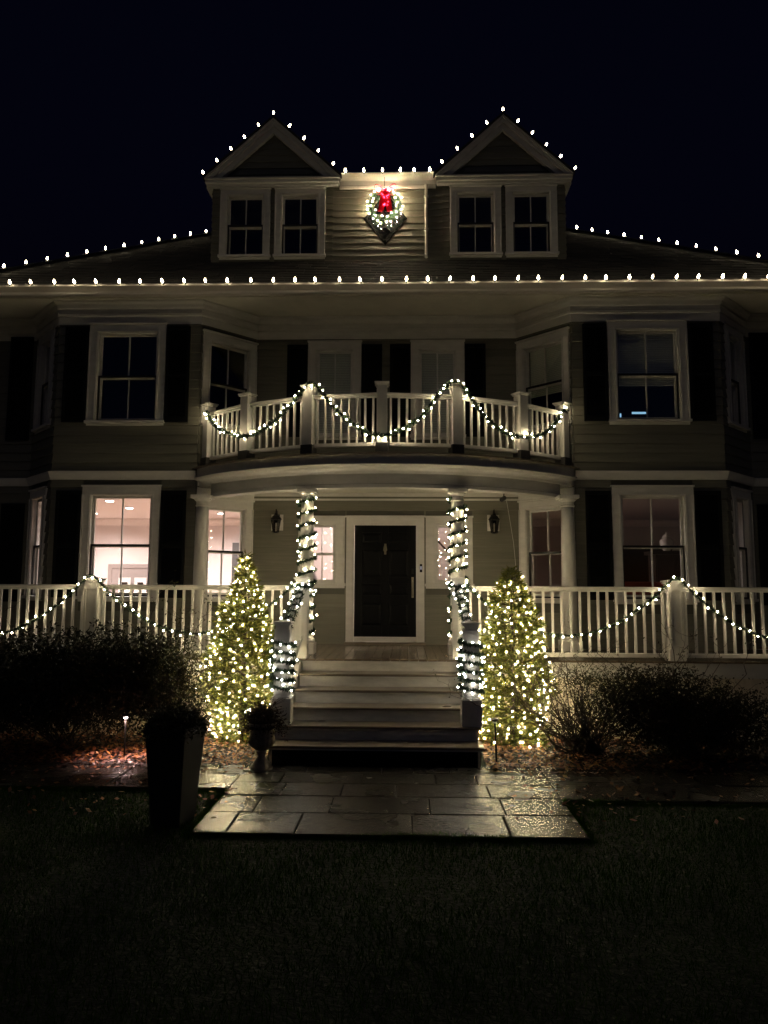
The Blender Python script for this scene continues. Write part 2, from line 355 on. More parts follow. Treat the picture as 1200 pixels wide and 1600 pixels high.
def window(F, uc, w, z0, z1, cw=.15, blind=False, screen=True, lower_open=False, label=None, muntin='trim', sashmat='trim', head=.17, depth=.0, two=True, split=.5):
    """casing outside size w x (z1-z0); returns (casing extents, opening extents)"""
    a, b = uc-w/2, uc+w/2; ia, ib = a+cw, b-cw; iz0, iz1 = z0+.07, z1-head
    c = MB(); c.fbox(F,a,ia,.002,.045,z0+.07,z1-head); c.fbox(F,ib,b,.002,.045,z0+.07,z1-head); c.fbox(F,a,b,.002,.045,z1-head,z1-.03)
    c.fbox(F,a-.015,b+.015,.002,.075,z1-.03,z1)                      # drip cap
    for s0, s1 in ((a+.0,a+.025),(b-.025,b)): c.fbox(F,s0,s1,.045,.062,z0+.07,z1-head)
    c.fbox(F,ia-.03,ia,.045,.056,iz0,iz1); c.fbox(F,ib,ib+.03,.045,.056,iz0,iz1); c.fbox(F,ia-.03,ib+.03,.045,.056,iz1,iz1+.03)
    for s0, s1 in ((ia-.001,ia+.016),(ib-.016,ib+.001)): c.fbox(F,s0,s1,-.14,.04,iz0,iz1)   # jambs
    c.fbox(F,ia+.016,ib-.016,-.14,.04,iz1-.016,iz1+.001)
    W = obj('window', c, 'trim', H, bevel=.004)
    if label: W['label'] = label
    obj('sill', MB().fbox(F,a-.02,b+.02,-.14,.085,z0+.02,z0+.07).fbox(F,a,b,.002,.03,z0-.02,z0+.02), 'trim', W, bevel=.006)
    ia += .016; ib -= .016; iz1 -= .016; zm = iz0+(iz1-iz0)*split; st = .045
    for k, (s0, s1, d) in enumerate(((zm-.02,iz1,-.045),(iz0,zm+.02,-.085))):
        sm = MB(); sm.fbox(F,ia,ia+st,d-.035,d,s0,s1); sm.fbox(F,ib-st,ib,d-.035,d,s0,s1)
        sm.fbox(F,ia+st,ib-st,d-.035,d,s1-st,s1); sm.fbox(F,ia+st,ib-st,d-.035,d,s0,s0+st*(1 if k == 0 else 1.5))
        S = obj('sash', sm, sashmat, W, bevel=.003)
        uc_ = (ia+ib)/2; g0, g1 = s0+st*(1 if k == 0 else 1.5), s1-st
        if two:
            obj('muntin', MB().fbox(F,uc_-.011,uc_+.011,d-.03,d+.002,g0,g1), muntin, S if False else W)
            for p0, p1 in ((ia+st,uc_-.011),(uc_+.011,ib-st)): obj('pane', MB().fbox(F,p0,p1,d-.022,d-.018,g0,g1), 'glass', W)
        else: obj('pane', MB().fbox(F,ia+st,ib-st,d-.022,d-.018,g0,g1), 'glass', W)
    if screen:
        f = .03; sm = MB().fbox(F,ia,ia+f,-.035,-.012,iz0,zm+.03).fbox(F,ib-f,ib,-.035,-.012,iz0,zm+.03).fbox(F,ia+f,ib-f,-.035,-.012,zm-.005,zm+.03).fbox(F,ia+f,ib-f,-.035,-.012,iz0,iz0+f)
        obj('screen_frame', sm, 'screen_black', W)
    if blind:
        bm_ = MB(); z = iz0 if blind == 'full' else iz0+(iz1-iz0)*.40
        while z < iz1: bm_.fbox(F,ia+.01,ib-.01,-.165,-.150,z,z+.026); z += .034
        tag(obj('blind', bm_, 'blind', W), None, None, kind='stuff')
    return (a,b,z0-.02,z1), (ia-.016,ib+.016,iz0,iz1+.016)
def shutter(F0, a, b, z0, z1):
    F = Frame(F0.p0.xy, (F0.p0+F0.u).xy); F.p0 = F0.p0+F0.n*.014
    s = .05; mb = MB().fbox(F,a,a+s,.022,.055,z0,z1).fbox(F,b-s,b,.022,.055,z0,z1)
    zm = z0+(z1-z0)*.48
    for q0, q1 in ((z0,z0+.09),(zm-.035,zm+.035),(z1-.07,z1)): mb.fbox(F,a+s,b-s,.022,.053,q0,q1)
    mb.fbox(F,a+s,b-s,.021,.024,z0+.09,z1-.07)
    S = obj('shutter', mb, 'shutter_paint', H)
    L = MB(); z = z0+.1
    while z < z1-.1:
        if not (zm-.06 < z < zm+.035):
            P = F.p; L.hexa([P(a+s,.050,z),P(b-s,.050,z),P(b-s,.044,z),P(a+s,.044,z),P(a+s,.031,z+.036),P(b-s,.031,z+.036),P(b-s,.025,z+.036),P(a+s,.025,z+.036)])
        z += .04
    tag(obj('louvers', L, 'shutter_paint', S), None, None, kind='stuff')

BX0, BX1, CX = 3.34, 5.95, 2.49        # bay corners, recess corner
EZ = 7.335                              # underside of eave
def wall(p0, p1, z0, z1, exp, wins, shutters=(), join=False, extra=()):
    F = Frame(p0, p1); co, op = [], []
    for kw in wins:
        c, o = window(F, **kw); co.append(c); op.append(o)
    W = sheath(F, z0, z1, op+[e[1] for e in extra])
    boards(F, z0, z1, co+[e[0] for e in extra], exp, W, join)
    for s in shutters: shutter(F, *s)
    return F, W
Z1, Z2 = DECK, 4.20
for s in (-1, 1):
    # bay front, both floors
    p0, p1 = ((-BX1,YB),(-BX0,YB)) if s < 0 else ((BX0,YB),(BX1,YB)); uc = (4.67-BX0) if s > 0 else (BX1-4.67)
    wall(p0, p1, Z1, 4.07, .2, [dict(uc=uc, w=1.41, z0=1.92, z1=3.96)], [(uc-.705-.46,uc-.72,1.97,3.86),(uc+.72,uc+.705+.46,1.97,3.86)])
    wall(p0, p1, Z2, EZ, .168, [dict(uc=uc, w=1.41, z0=5.06, z1=6.945, blind=(s > 0))], [(uc-.705-.44,uc-.72,5.10,6.86),(uc+.72,uc+.705+.44,5.10,6.86)])
    # inner and outer angled walls
    q0, q1 = ((-BX0,YB),(-CX,YD)) if s < 0 else ((CX,YD),(BX0,YB)); L = math.hypot(BX0-CX, YD-YB)
    wall(q0, q1, Z1, 4.07, .2, [dict(uc=L/2, w=L-.07, z0=1.92, z1=3.78, muntin='trim')])
    wall(q0, q1, Z2, EZ, .168, [dict(uc=L/2, w=L-.06, z0=5.06, z1=6.83, blind=(s > 0))])
    q0, q1 = ((-6.80,YD),(-BX1,YB)) if s < 0 else ((BX1,YB),(6.80,YD))
    wall(q0, q1, Z1, 4.07, .2, [dict(uc=.60, w=.86, z0=1.92, z1=3.96)], join=True)
    wall(q0, q1, Z2, EZ, .168, [dict(uc=.60, w=.86, z0=5.06, z1=6.945)], join=True)
    q0, q1 = ((-8.6,YD),(-6.80,YD)) if s < 0 else ((6.80,YD),(8.6,YD))
    for za, zb, e in ((Z1,4.07,.2),(Z2,EZ,.168)):
        wall(q0, q1, za, zb, e, [], [((1.8-.5,1.8-.06) if s < 0 else (.06,.5))+(za+.75,zb-.35)], join=True)
    # corner boards at the recess
# centre wall first floor with door and sidelights
Fc = Frame((-CX,YD),(CX,YD))
def door():
    a, b = CX-.727, CX+.727; z1 = 3.504
    c = MB()
    for q0, q1 in ((a,a+.15),(b-.15,b)): c.fbox(Fc,q0,q1,.002,.05,DECK+.045,z1-.16)
    c.fbox(Fc,a,b,.002,.05,z1-.16,z1-.03); c.fbox(Fc,a-.02,b+.02,.002,.08,z1-.03,z1)
    for q0, q1 in ((a+.125,a+.15),(b-.15,b-.125)): c.fbox(Fc,q0,q1,.05,.062,DECK+.045,z1-.16)
    c.fbox(Fc,a+.125,b-.125,.05,.062,z1-.185,z1-.16)
    fr = obj('door_frame', c, 'trim', H, bevel=.004)
    obj('threshold', MB().fbox(Fc,a-.02,b+.02,-.14,.14,DECK,DECK+.045), 'tread', fr)
    l0, l1, zb, zt = a+.152, b-.152, DECK+.135, z1-.162
    D = obj('door', MB().fbox(Fc,l0,l1,-.075,-.03,zb,zt), 'black_paint', H, bevel=.003); D['label'] = 'black six-panel front door with brass handle'
    W = l1-l0; st = .13; mid = (l0+l1)/2
    mb = MB(); zz = [zb, zb+.2, zb+.62, zb+.76, zb+.98, zb+1.10, zb+1.62, zb+1.72, zb+1.93, zt]
    for q0, q1 in ((l0,l0+st),(mid-.06,mid+.06),(l1-st,l1)): mb.fbox(Fc,q0,q1,-.03,-.014,zb,zt)
    for q0, q1 in ((zz[0],zz[1]),(zz[2],zz[3]),(zz[4],zz[5]),(zz[6],zz[7]),(zz[8],zz[9])):
        mb.fbox(Fc,l0+st,mid-.06,-.03,-.0142,q0,q1); mb.fbox(Fc,mid+.06,l1-st,-.03,-.0142,q0,q1)
    obj('door_stile', mb, 'black_paint', D, bevel=.004)
    for q0, q1 in ((zz[1],zz[2]),(zz[3],zz[4]),(zz[5],zz[6]),(zz[7],zz[8])):
        for u0, u1 in ((l0+st,mid-.06),(mid+.06,l1-st)):
            e = .055; P = Fc.p
            obj('door_panel', MB().hexa([P(u0+.012,-.03,q0+.012),P(u1-.012,-.03,q0+.012),P(u1-e,-.016,q0+e),P(u0+e,-.016,q0+e),P(u0+.012,-.03,q1-.012),P(u1-.012,-.03,q1-.012),P(u1-e,-.016,q1-e),P(u0+e,-.016,q1-e)]), 'black_paint', D)
    obj('kick_plate', MB().fbox(Fc,l0,l1,-.075,-.02,DECK+.05,zb-.004), 'trim', D)
    k = MB().fbox(Fc,mid-.02,mid+.02,-.014,.0,2.78,2.98).tube([Fc.p(mid-.018,.002,2.94),Fc.p(mid-.03,.03,2.86),Fc.p(mid,.04,2.80),Fc.p(mid+.03,.03,2.86),Fc.p(mid+.018,.002,2.94)],.007,6)
    obj('knocker', k, 'brass', D)
    k = MB().fbox(Fc,l1-.085,l1-.045,-.014,-.004,1.98,2.36).tube([Fc.p(l1-.065,-.004,2.30),Fc.p(l1-.065,.05,2.27),Fc.p(l1-.065,.06,2.16),Fc.p(l1-.065,.03,2.04),Fc.p(l1-.065,-.004,2.02)],.010,6)
    obj('handle', k, 'brass', D)
    obj('lock', MB().fbox(Fc,l1-.085,l1-.045,-.014,.004,2.42,2.52), 'iron', D)
    db = obj('doorbell', MB().fbox(Fc,b-.085,b-.04,.05,.075,2.45,2.60), 'iron', fr); obj('doorbell_button', MB().fbox(Fc,b-.073,b-.052,.075,.078,2.50,2.56), 'doorbell_led', db) 
    return (a,b,DECK,z1), (a+.14,b-.14,DECK,z1-.15)
dext = door()
sl = [dict(uc=CX-1.19, w=.87, z0=2.17, z1=3.50, cw=.17, screen=False, head=.15), dict(uc=CX+1.19, w=.87, z0=2.17, z1=3.50, cw=.17, screen=False, head=.15)]
wall((-CX,YD),(CX,YD), Z1, 4.07, .225, sl, extra=[dext])
cs = [dict(uc=CX-.985, w=1.02, z0=4.97, z1=6.885, screen=False, blind='full', split=.45), dict(uc=CX+.985, w=1.02, z0=4.97, z1=6.885, screen=False, blind='full', split=.45)]
sh = []
for x in (-.985,.985):
    for s in (-1,1):
        c = CX+x+s*(.51+.205); sh.append((c-.195,c+.195,5.0,6.80))
wall((-CX,YD),(CX,YD), Z2, EZ, .168, cs, sh)
# belt course, frieze, crown along the outer walls; footprint polylines
def run(name, pts, prof, material, parent=H):       # mitred moulding: profile (out, z) swept along wall feet
    fr = [Frame(a,b) for a,b in zip(pts,pts[1:])]; rings = []
    for i, p in enumerate(pts):
        if i == 0: n, k = fr[0].n, 1
        elif i == len(pts)-1: n, k = fr[-1].n, 1
        else:
            n = (fr[i-1].n+fr[i].n).normalized(); k = 1/max(.3, n.dot(fr[i].n))
        rings.append([Vector((*p,0))+n*(d*k)+Vector((0,0,z)) for d, z in prof])
    mb = MB(); m_ = len(prof)
    for r_ in rings: mb.v += [tuple(v) for v in r_]
    for i in range(len(rings)-1):
        for q in range(m_): mb.f.append((i*m_+q, (i+1)*m_+q, (i+1)*m_+(q+1)%m_, i*m_+(q+1)%m_))
    mb.f += [tuple(range(m_)), tuple((len(rings)-1)*m_+q for q in range(m_-1,-1,-1))]
    return obj(name, mb, material, parent)
foot = [(-8.6,YD),(-6.8,YD),(-BX1,YB),(-BX0,YB),(-CX,YD),(CX,YD),(BX0,YB),(BX1,YB),(6.8,YD),(8.6,YD)]
beltp = [(.003,4.06),(.045,4.06),(.05,4.09),(.085,4.17),(.09,4.205),(.003,4.225)]
run('belt_moulding', foot[:4], beltp, 'trim'); run('belt_moulding', foot[6:], beltp, 'trim')
run('frieze_board', foot, [(.004,6.915),(.036,6.915),(.036,7.06),(.055,7.075),(.06,7.12),(.045,7.13),(.045,7.20),(.075,7.215),(.10,7.27),(.15,7.30),(.155,7.334),(.004,7.334)], 'trim')
run('porch_frieze', foot[3:7], [(.004,3.79),(.03,3.79),(.03,3.95),(.05,3.97),(.05,4.06),(.004,4.06)], 'trim')
# interior: floors, ceilings, partitions, back wall
inn = [(-8.55,YD+.07),(-6.83,YD+.07),(-5.98,YB+.07),(-3.31,YB+.07),(-2.46,YD+.07),(2.46,YD+.07),(3.31,YB+.07),(5.98,YB+.07),(6.83,YD+.07),(8.55,YD+.07),(8.55,18.1),(-8.55,18.1)]
obj('room_floor', MB().prism(inn, 1.0, 1.12), 'room_floor', H)
obj('room_ceiling', MB().prism(inn, 3.87, 4.03), 'room_ceiling', H)
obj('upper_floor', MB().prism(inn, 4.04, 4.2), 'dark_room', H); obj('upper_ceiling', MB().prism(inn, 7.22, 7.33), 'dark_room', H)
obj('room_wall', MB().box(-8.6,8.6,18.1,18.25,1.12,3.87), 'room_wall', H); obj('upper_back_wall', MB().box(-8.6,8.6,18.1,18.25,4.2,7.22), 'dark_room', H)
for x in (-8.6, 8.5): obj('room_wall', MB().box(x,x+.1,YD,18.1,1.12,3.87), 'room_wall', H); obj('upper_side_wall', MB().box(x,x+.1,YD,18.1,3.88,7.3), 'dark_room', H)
obj('partition', MB().box(-2.42,-2.30,YD+.14,18.1,1.12,3.87), 'room_wall', H)
obj('partition', MB().box(2.30,2.42,YD+.14,14.2,1.12,3.87).box(2.30,2.42,14.2,16.2,3.3,3.87).box(2.30,2.42,16.2,18.1,1.12,3.87), 'room_wall', H)
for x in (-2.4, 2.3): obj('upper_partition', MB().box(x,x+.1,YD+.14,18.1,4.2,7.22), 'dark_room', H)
run('room_crown', [(-2.42,18.1),(-8.5,18.1)][::-1], [(0,3.70),(.02,3.70),(.05,3.76),(.1,3.82),(.11,3.865),(0,3.865)], 'room_ceiling')
run('room_crown', [(2.42,18.1),(8.5,18.1)], [(0,3.70),(.02,3.70),(.05,3.76),(.1,3.82),(.11,3.865),(0,3.865)], 'room_ceiling')
run('room_crown', [(-2.3,18.1),(2.3,18.1)], [(0,3.70),(.02,3.70),(.05,3.76),(.1,3.82),(.11,3.865),(0,3.865)], 'room_ceiling')

# ------------------------------------------------------------------ main roof
EX, SL = 8.75, .735; RS = 6.15
zr = lambda y: 7.55+SL*(y-YE)
def pt(x, s, off=0): return (x, YE+s, 7.55+SL*s+off)
ridge = EX-RS
base = MB()
base.extr([pt(-EX,0,-.16),pt(EX,0,-.16),pt(ridge,RS,-.16),pt(-ridge,RS,-.16)], (0,0,.12))
yb = YE+2*RS
for s in (-1,1):
    base.extr([(s*EX,YE,7.39),(s*EX,yb,7.39),(s*ridge,YE+RS,7.39+SL*RS)][::s], (0,0,.12))
base.extr([(EX,yb,7.39),(-EX,yb,7.39),(-ridge,YE+RS,7.39+SL*RS),(ridge,YE+RS,7.39+SL*RS)], (0,0,.12))
roof = obj('roof', base, 'shingle', H)
sh = MB(); ex = .118; k = 0; s = 0.0; sq = math.sqrt(1+SL*SL)
while s < RS-.05:
    hw = EX-s; x = -hw+rnd.uniform(0,.2)
    lo = -hw
    while lo < hw:
        hi = min(hw, lo+rnd.uniform(.22,.36)); t = rnd.uniform(.006,.016); s1 = min(RS, s+ex+.03)
        p = lambda xx, ss, o: pt(max(-(EX-ss),min(EX-ss,xx)), ss, o)
        sh.hexa([p(lo+.004,s,-.04),p(hi-.004,s,-.04),p(hi-.004,s1,-.045),p(lo+.004,s1,-.045),p(lo+.004,s,-.022+t),p(hi-.004,s,-.022+t),p(hi-.004,s1,-.034),p(lo+.004,s1,-.034)])
        lo = hi
    s += ex
tag(obj('shingle_courses', sh, 'shingle', roof), None, None, kind='stuff')
for s in (-1,1):   # hip caps
    hc = MB(); t = 0
    while t < RS-.1:
        a, b = Vector((s*(EX-t),YE+t,7.55+SL*t)), Vector((s*(EX-t-.2),YE+t+.2,7.55+SL*(t+.2)))
        side = Vector((.08*s,.08,-.05)); o1 = Vector((-.06*s,-.06,-.055)) 
        e1 = Vector((s*.11,.11*0,-.04)); e2 = Vector((0,-.11,-.04)); h = Vector((0,0,.02))
        hc.add([a+e1,a+h,a+e2,b+e1,b+h*.4,b+e2], [(0,1,4,3),(1,2,5,4),(0,2,1),(3,4,5)]); t += .16
    tag(obj('hip_cap', hc, 'shingle', roof), None, None, kind='stuff')
# soffit, fascia, gutter
sof = MB().prism([(-8.7,YE+.03),(8.7,YE+.03),(8.7,YD+.1),(-8.7,YD+.1)], EZ, EZ+.03)
obj('soffit', sof, 'soffit', H)
fasc = MB(); 
for (d0,d1,z0,z1) in ((0,.03,7.36,7.50),): fasc.box(-EX,EX,YE+d0,YE+.06,z0,z1)
obj('fascia', fasc, 'gutter_metal', roof)
gp = [(0,7.50),(-.0,7.36),(-.03,7.335),(-.112,7.335),(-.118,7.358),(-.045,7.382),(-.04,7.43),(-.075,7.475),(-.10,7.505),(-.10,7.545),(-.085,7.545),(-.085,7.51),(-.01,7.50)]
gm = MB(); n = len(gp); gm.v = [(-EX,YE+a,z) for a,z in gp]+[(EX,YE+a,z) for a,z in gp]
gm.f = [(i,(i+1)%n,n+(i+1)%n,n+i) for i in range(n)]
obj('gutter', gm, 'gutter_metal', roof)

# ------------------------------------------------------------------ dormers and the wall between
YF = 14.1
def dormer(cx):
    hw = 1.24; z0, zc = 8.5, 10.36
    F = Frame((cx-hw,YF),(cx+hw,YF)); co, op = [], []
    for x in (-.565, .565):
        c, o = window(F, hw+x, 1.04, 8.84, 10.35, cw=.135, head=.14); co.append(c); op.append(o)
    W = sheath(F, z0, zc, op, name='dormer_wall'); boards(F, 8.75, zc, co, .14, W, True)
    # cheeks
    for s in (-1,1):
        G = Frame((cx-hw,17.2),(cx-hw,YF)) if s < 0 else Frame((cx+hw,YF),(cx+hw,17.2))
        ck = sheath(G, 8.4, zc, [], name='dormer_wall'); boards(G, 8.7, zc, [], .14, ck, True)
    # pediment: cornice, gable siding, rakes, roof slabs
    ew = 1.385; pk = 11.79; yf = YF-.15
    c = MB().box(cx-ew+.03,cx+ew-.03,yf+.05,YF,zc,zc+.05).box(cx-ew,cx+ew,yf,YF,zc+.05,zc+.115).box(cx-ew-.01,cx+ew+.01,yf-.03,YF,zc+.115,zc+.15)
    for s in (-1,1): c.box(*sorted((cx+s*(hw+.0),cx+s*(ew+.01))),YF+.001,17.0,zc+.02,zc+.15)
    obj('cornice', c, 'trim', W, bevel=.006)
    gz = zc+.15; gb = MB().extr([(cx-1.3,YF+.01,gz),(cx+1.3,YF+.01,gz),(cx,YF+.01,pk-.1)],(0,.06,0))
    gw = obj('gable_wall', gb, 'sheathing', H); z = gz; J = MB()
    while z < pk-.25:
        h0 = 1.3*(pk-.1-z)/(pk-.1-gz); h1 = 1.3*(pk-.1-min(z+.14,pk-.12))/(pk-.1-gz)
        J = MB().hexa([(cx-h0,YF-.02,z),(cx+h0,YF-.02,z),(cx+h0,YF+.009,z),(cx-h0,YF+.009,z),(cx-h1,YF-.004,z+.145),(cx+h1,YF-.004,z+.145),(cx+h1,YF+.009,z+.145),(cx-h1,YF+.009,z+.145)])
        obj('clapboard', J, 'siding', gw); z += .14
    dx, dz = ew+.01, pk-gz; ln = math.hypot(dx,dz); ux, uz = dx/ln, dz/ln
    for s in (-1,1):
        A = Vector((cx+s*dx,0,gz)); B = Vector((cx,0,pk)); nrm = Vector((-s*-uz*1.0*1,0,0))
        dn = Vector((-s*uz,0,-ux))                       # into the gable, square to the rake
        def bar(y0,y1,o0,o1,name,material,par):
            # square-cut at the peak (vertical) and level at the foot
            q = [A+dn*o0, B+Vector((0,0,-o0/ux)), B+Vector((0,0,-o1/ux)), A+dn*o1]
            # foot clipped at gz
            q[0] = A+Vector((-s*o0/uz,0,0)); q[3] = A+Vector((-s*o1/uz,0,0))
            pts = [(p.x,y0,p.z) for p in q]
            return obj(name, MB().extr(pts if s < 0 else pts[::-1],(0,y1-y0,0)), material, par)
        bar(yf-.005,YF,.035,.10,'rake_board','trim',gw); bar(yf+.045,YF,.10,.20,'rake_board','trim',gw); bar(yf-.035,YF,.0,.035,'rake_moulding','trim',gw)
        # roof slab
        q = [A+Vector((s*.03,0,-.02)), B, B+Vector((0,0,.05)), A+Vector((s*.03,0,.035))]; yb_ = 18.3
        pts = [(p.x,yf-.045,p.z+.004) for p in q]
        obj('dormer_roof', MB().extr(pts if s < 0 else pts[::-1],(0,yb_-yf,0)), 'shingle', W)
    obj('dormer_soffit', MB().box(cx-1.24,cx+1.24,YF+.08,17.5,zc+.02,zc+.1), 'dark_room', W)
    return cx, ew, pk, gz, yf
DL = dormer(-2.36); DR = dormer(2.36)
dm = Frame((-1.12,YF),(1.12,YF)); cw_ = sheath(dm, 8.5, 10.4, [], name='dormer_wall')
DZ, DHX, DHZ = 9.655, .40, .51
z = 8.72
while z < 10.33:      # boards stop at the diamond window
    zt = min(z+.14,10.33); half = 0
    for q in (z, (z+zt)/2, zt):
        if abs(q-DZ) < DHZ+.06: half = max(half, (DHX+.05)*(1-abs(q-DZ)/(DHZ+.06)))
    segs = [(0,2.24)] if half <= .03 else [(0,1.12-.04-half+.12),(1.12-.04+half-.12,2.24)] if half > .14 else [(0,2.24)]
    for a, b in segs:
        P = dm.p; obj('clapboard', MB().hexa([P(a,.036,z),P(b,.036,z),P(b,.002,z),P(a,.002,z),P(a,.008,zt+.012),P(b,.008,zt+.012),P(b,.002,zt+.012),P(a,.002,zt+.012)]), 'siding', cw_)
    z = zt
cg = MB(); gpc = [(.02,10.36),(-.02,10.30),(-.055,10.30),(-.06,10.36),(-.045,10.38),(-.045,10.47),(-.09,10.53),(-.11,10.57),(-.11,10.61),(-.095,10.61),(-.095,10.58),(.02,10.56)]
n = len(gpc); cg.v = [(-.985,YF+a,z) for a,z in gpc]+[(.985,YF+a,z) for a,z in gpc]; cg.f = [(i,(i+1)%n,n+(i+1)%n,n+i) for i in range(n)]+[tuple(range(n)),tuple(range(2*n-1,n-1,-1))]
gut = obj('gutter', cg, 'gutter_metal', H)
obj('centre_roof', MB().extr([(-1.1,YF,10.55),(1.1,YF,10.55),(1.1,17.6,10.9),(-1.1,17.6,10.9)],(0,0,.05)), 'shingle', H)
ds = MB().tube([(.79,YF-.07,10.36),(.79,YF-.05,10.25),(.79,YF-.05,8.9),(.79,YF-.10,8.80)],.033,8)
for zz in (10.1, 9.4): ds.box(.745,.835,YF-.088,YF,zz,zz+.025)
obj('downspout', ds, 'gutter_metal', H)
# diamond window with leaded lattice
dw = MB(); cx0 = -.04
D4 = [(cx0-DHX,DZ),(cx0,DZ-DHZ),(cx0+DHX,DZ),(cx0,DZ+DHZ)]
o_ = lambda k: [(cx0+(x-cx0)*k, DZ+(z-DZ)*k) for x,z in D4]
for i in range(4):
    a, b = o_(1.10)[i], o_(1.10)[(i+1)%4]; c, d = o_(.86)[(i+1)%4], o_(.86)[i]
    dw.extr([(a[0],YF-.05,a[1]),(b[0],YF-.05,b[1]),(c[0],YF-.05,c[1]),(d[0],YF-.05,d[1])],(0,.06,0))
DWn = obj('window', dw, 'diamond_frame', H); DWn['label'] = 'diamond window with lattice panes under the wreath'
I = o_(.86); lerp = lambda p,q,t: (p[0]+(q[0]-p[0])*t, p[1]+(q[1]-p[1])*t)
N3 = 3
for i in range(N3):
    for j in range(N3):
        def pp(a,b): 
            l, r_ = lerp(I[0],I[1],a), lerp(I[3],I[2],a); return lerp(l,r_,b)
        e = .035
        q = [pp(i/N3+e,j/N3+e),pp((i+1)/N3-e,j/N3+e),pp((i+1)/N3-e,(j+1)/N3-e),pp(i/N3+e,(j+1)/N3-e)]
        obj('pane', MB().extr([(x,YF-.026,z) for x,z in q],(0,.004,0)), 'glass', DWn)
for t in (1/3,2/3):
    for A_,B_ in ((lerp(I[0],I[1],t),lerp(I[3],I[2],t)),(lerp(I[0],I[3],t),lerp(I[1],I[2],t))):
        obj('muntin', MB().tube([(A_[0],YF-.03,A_[1]),(B_[0],YF-.03,B_[1])],.011,4), 'black_paint', DWn)
obj('backing', MB().extr([(x,YF-.022,z) for x,z in o_(.87)],(0,.006,0)), 'diamond_frame', DWn)

# ------------------------------------------------------------------ round portico and balcony
PC = (0, 15.69)
def arc(Rr, x_end=None, y_end=YB, n=48):
    th = math.acos(max(-1,min(1,(PC[1]-y_end)/Rr))); return [(PC[0]+Rr*math.sin(-th+2*th*i/n), PC[1]-Rr*math.cos(-th+2*th*i/n)) for i in range(n+1)]
def band(name, prof, material, n=56, y_end=YB, parent=H):
    """profile of (radius, z) swept round the arc"""
    mb = MB(); m_ = len(prof); cols = [arc(r_, y_end=y_end, n=n) for r_, z in prof]
    for i in range(n+1):
        for q in range(m_): mb.v.append((*cols[q][i], prof[q][1]))
    for i in range(n):
        for q in range(m_): mb.f.append((i*m_+q, i*m_+(q+1)%m_, (i+1)*m_+(q+1)%m_, (i+1)*m_+q))
    mb.f += [tuple(range(m_)), tuple(n*m_+q for q in range(m_-1,-1,-1))]
    return obj(name, mb, material, parent, smooth=False)
band('portico_beam', [(4.12,3.745),(4.34,3.745),(4.34,3.80),(4.33,3.81),(4.33,4.06),(4.12,4.06)][::-1], 'trim')
band('portico_cornice', [(4.0,4.06),(4.36,4.06),(4.38,3.965),(4.41,3.965),(4.43,4.0),(4.47,4.03),(4.54,4.05),(4.58,4.085),(4.58,4.10),(4.0,4.10)][::-1], 'trim')
band('balcony_fascia', [(4.0,4.10),(4.53,4.10),(4.53,4.25),(4.0,4.25)][::-1], 'soffit')
flo = arc(4.60)+[(BX0,YB),(CX,YD),(-CX,YD),(-BX0,YB)]
obj('balcony_floor', MB().prism(flo, 4.25, BALC), 'tread', H)
cei = arc(4.2)+[(BX0,YB),(CX,YD),(-CX,YD),(-BX0,YB)]
obj('porch_ceiling', MB().prism(cei, 3.93, 4.06), 'soffit', H)
# columns
def column(x, y, r, label):
    hc = 3.745-DECK; pr = [(r*1.0,.28),(r*1.0,.9),(r*.97,1.5),(r*.90,2.1),(r*.84,hc-.20)]
    C = obj('column', MB().lathe((x,y,DECK), pr, 28), 'rail_white', H, smooth=True); C['label'] = label
    obj('base', MB().box(x-r*1.35,x+r*1.35,y-r*1.35,y+r*1.35,DECK,DECK+.17).lathe((x,y,DECK+.17),[(r*1.3,0),(r*1.35,.03),(r*1.3,.06),(r*1.12,.07),(r*1.12,.11)],24), 'rail_white', C, bevel=.006)
    obj('capital', MB().lathe((x,y,DECK+hc-.2),[(r*.84,0),(r*.95,.01),(r*.95,.03),(r*.86,.035),(r*.86,.09),(r*1.15,.12),(r*1.2,.14)],24).box(x-r*1.35,x+r*1.35,y-r*1.35,y+r*1.35,DECK+hc-.06,DECK+hc), 'rail_white', C, bevel=.005)
COLX, COLY = 1.21, 11.60
column(-COLX, COLY, .115, 'round column wound with a lit garland'); column(COLX, COLY, .115, 'round column wound with a lit garland')
column(-3.15, 12.40, .125, 'plain round column at the end of the portico'); column(3.15, 12.40, .125, 'plain round column at the end of the portico')

# porch deck and skirt
pd = obj('porch_deck', MB().box(-8.2,8.2,10.82,13.45,DECK-.25,DECK-.035), 'trim', H)
x = -8.2
while x < 8.2:
    obj('deck_board', MB().box(x+.002,x+.134,10.75,13.497 if abs(x)<2.3 else 12.9,DECK-.03+rnd.uniform(-.001,.001),DECK), 'deck', pd, bevel=.003); x += .137
obj('deck_fascia', MB().box(-8.2,-1.32,10.79,10.82,DECK-.21,DECK-.034).box(1.32,8.2,10.79,10.82,DECK-.21,DECK-.034), 'trim', pd)
skm = obj('porch_skirt', MB().box(-8.2,8.2,10.87,10.93,-.1,DECK-.2), 'sheathing', H)
skb = MB().box(0,.122,0,.022,-.05,DECK-.2).mesh('skirt_board'); skb.materials.append(MATS['skirt'])
x = -6.2
while x < 6.2:
    if abs(x+.06) > 1.2: obj('skirt_board', skb, None, skm, Matrix.Translation((x,10.846,0)))
    x += .128

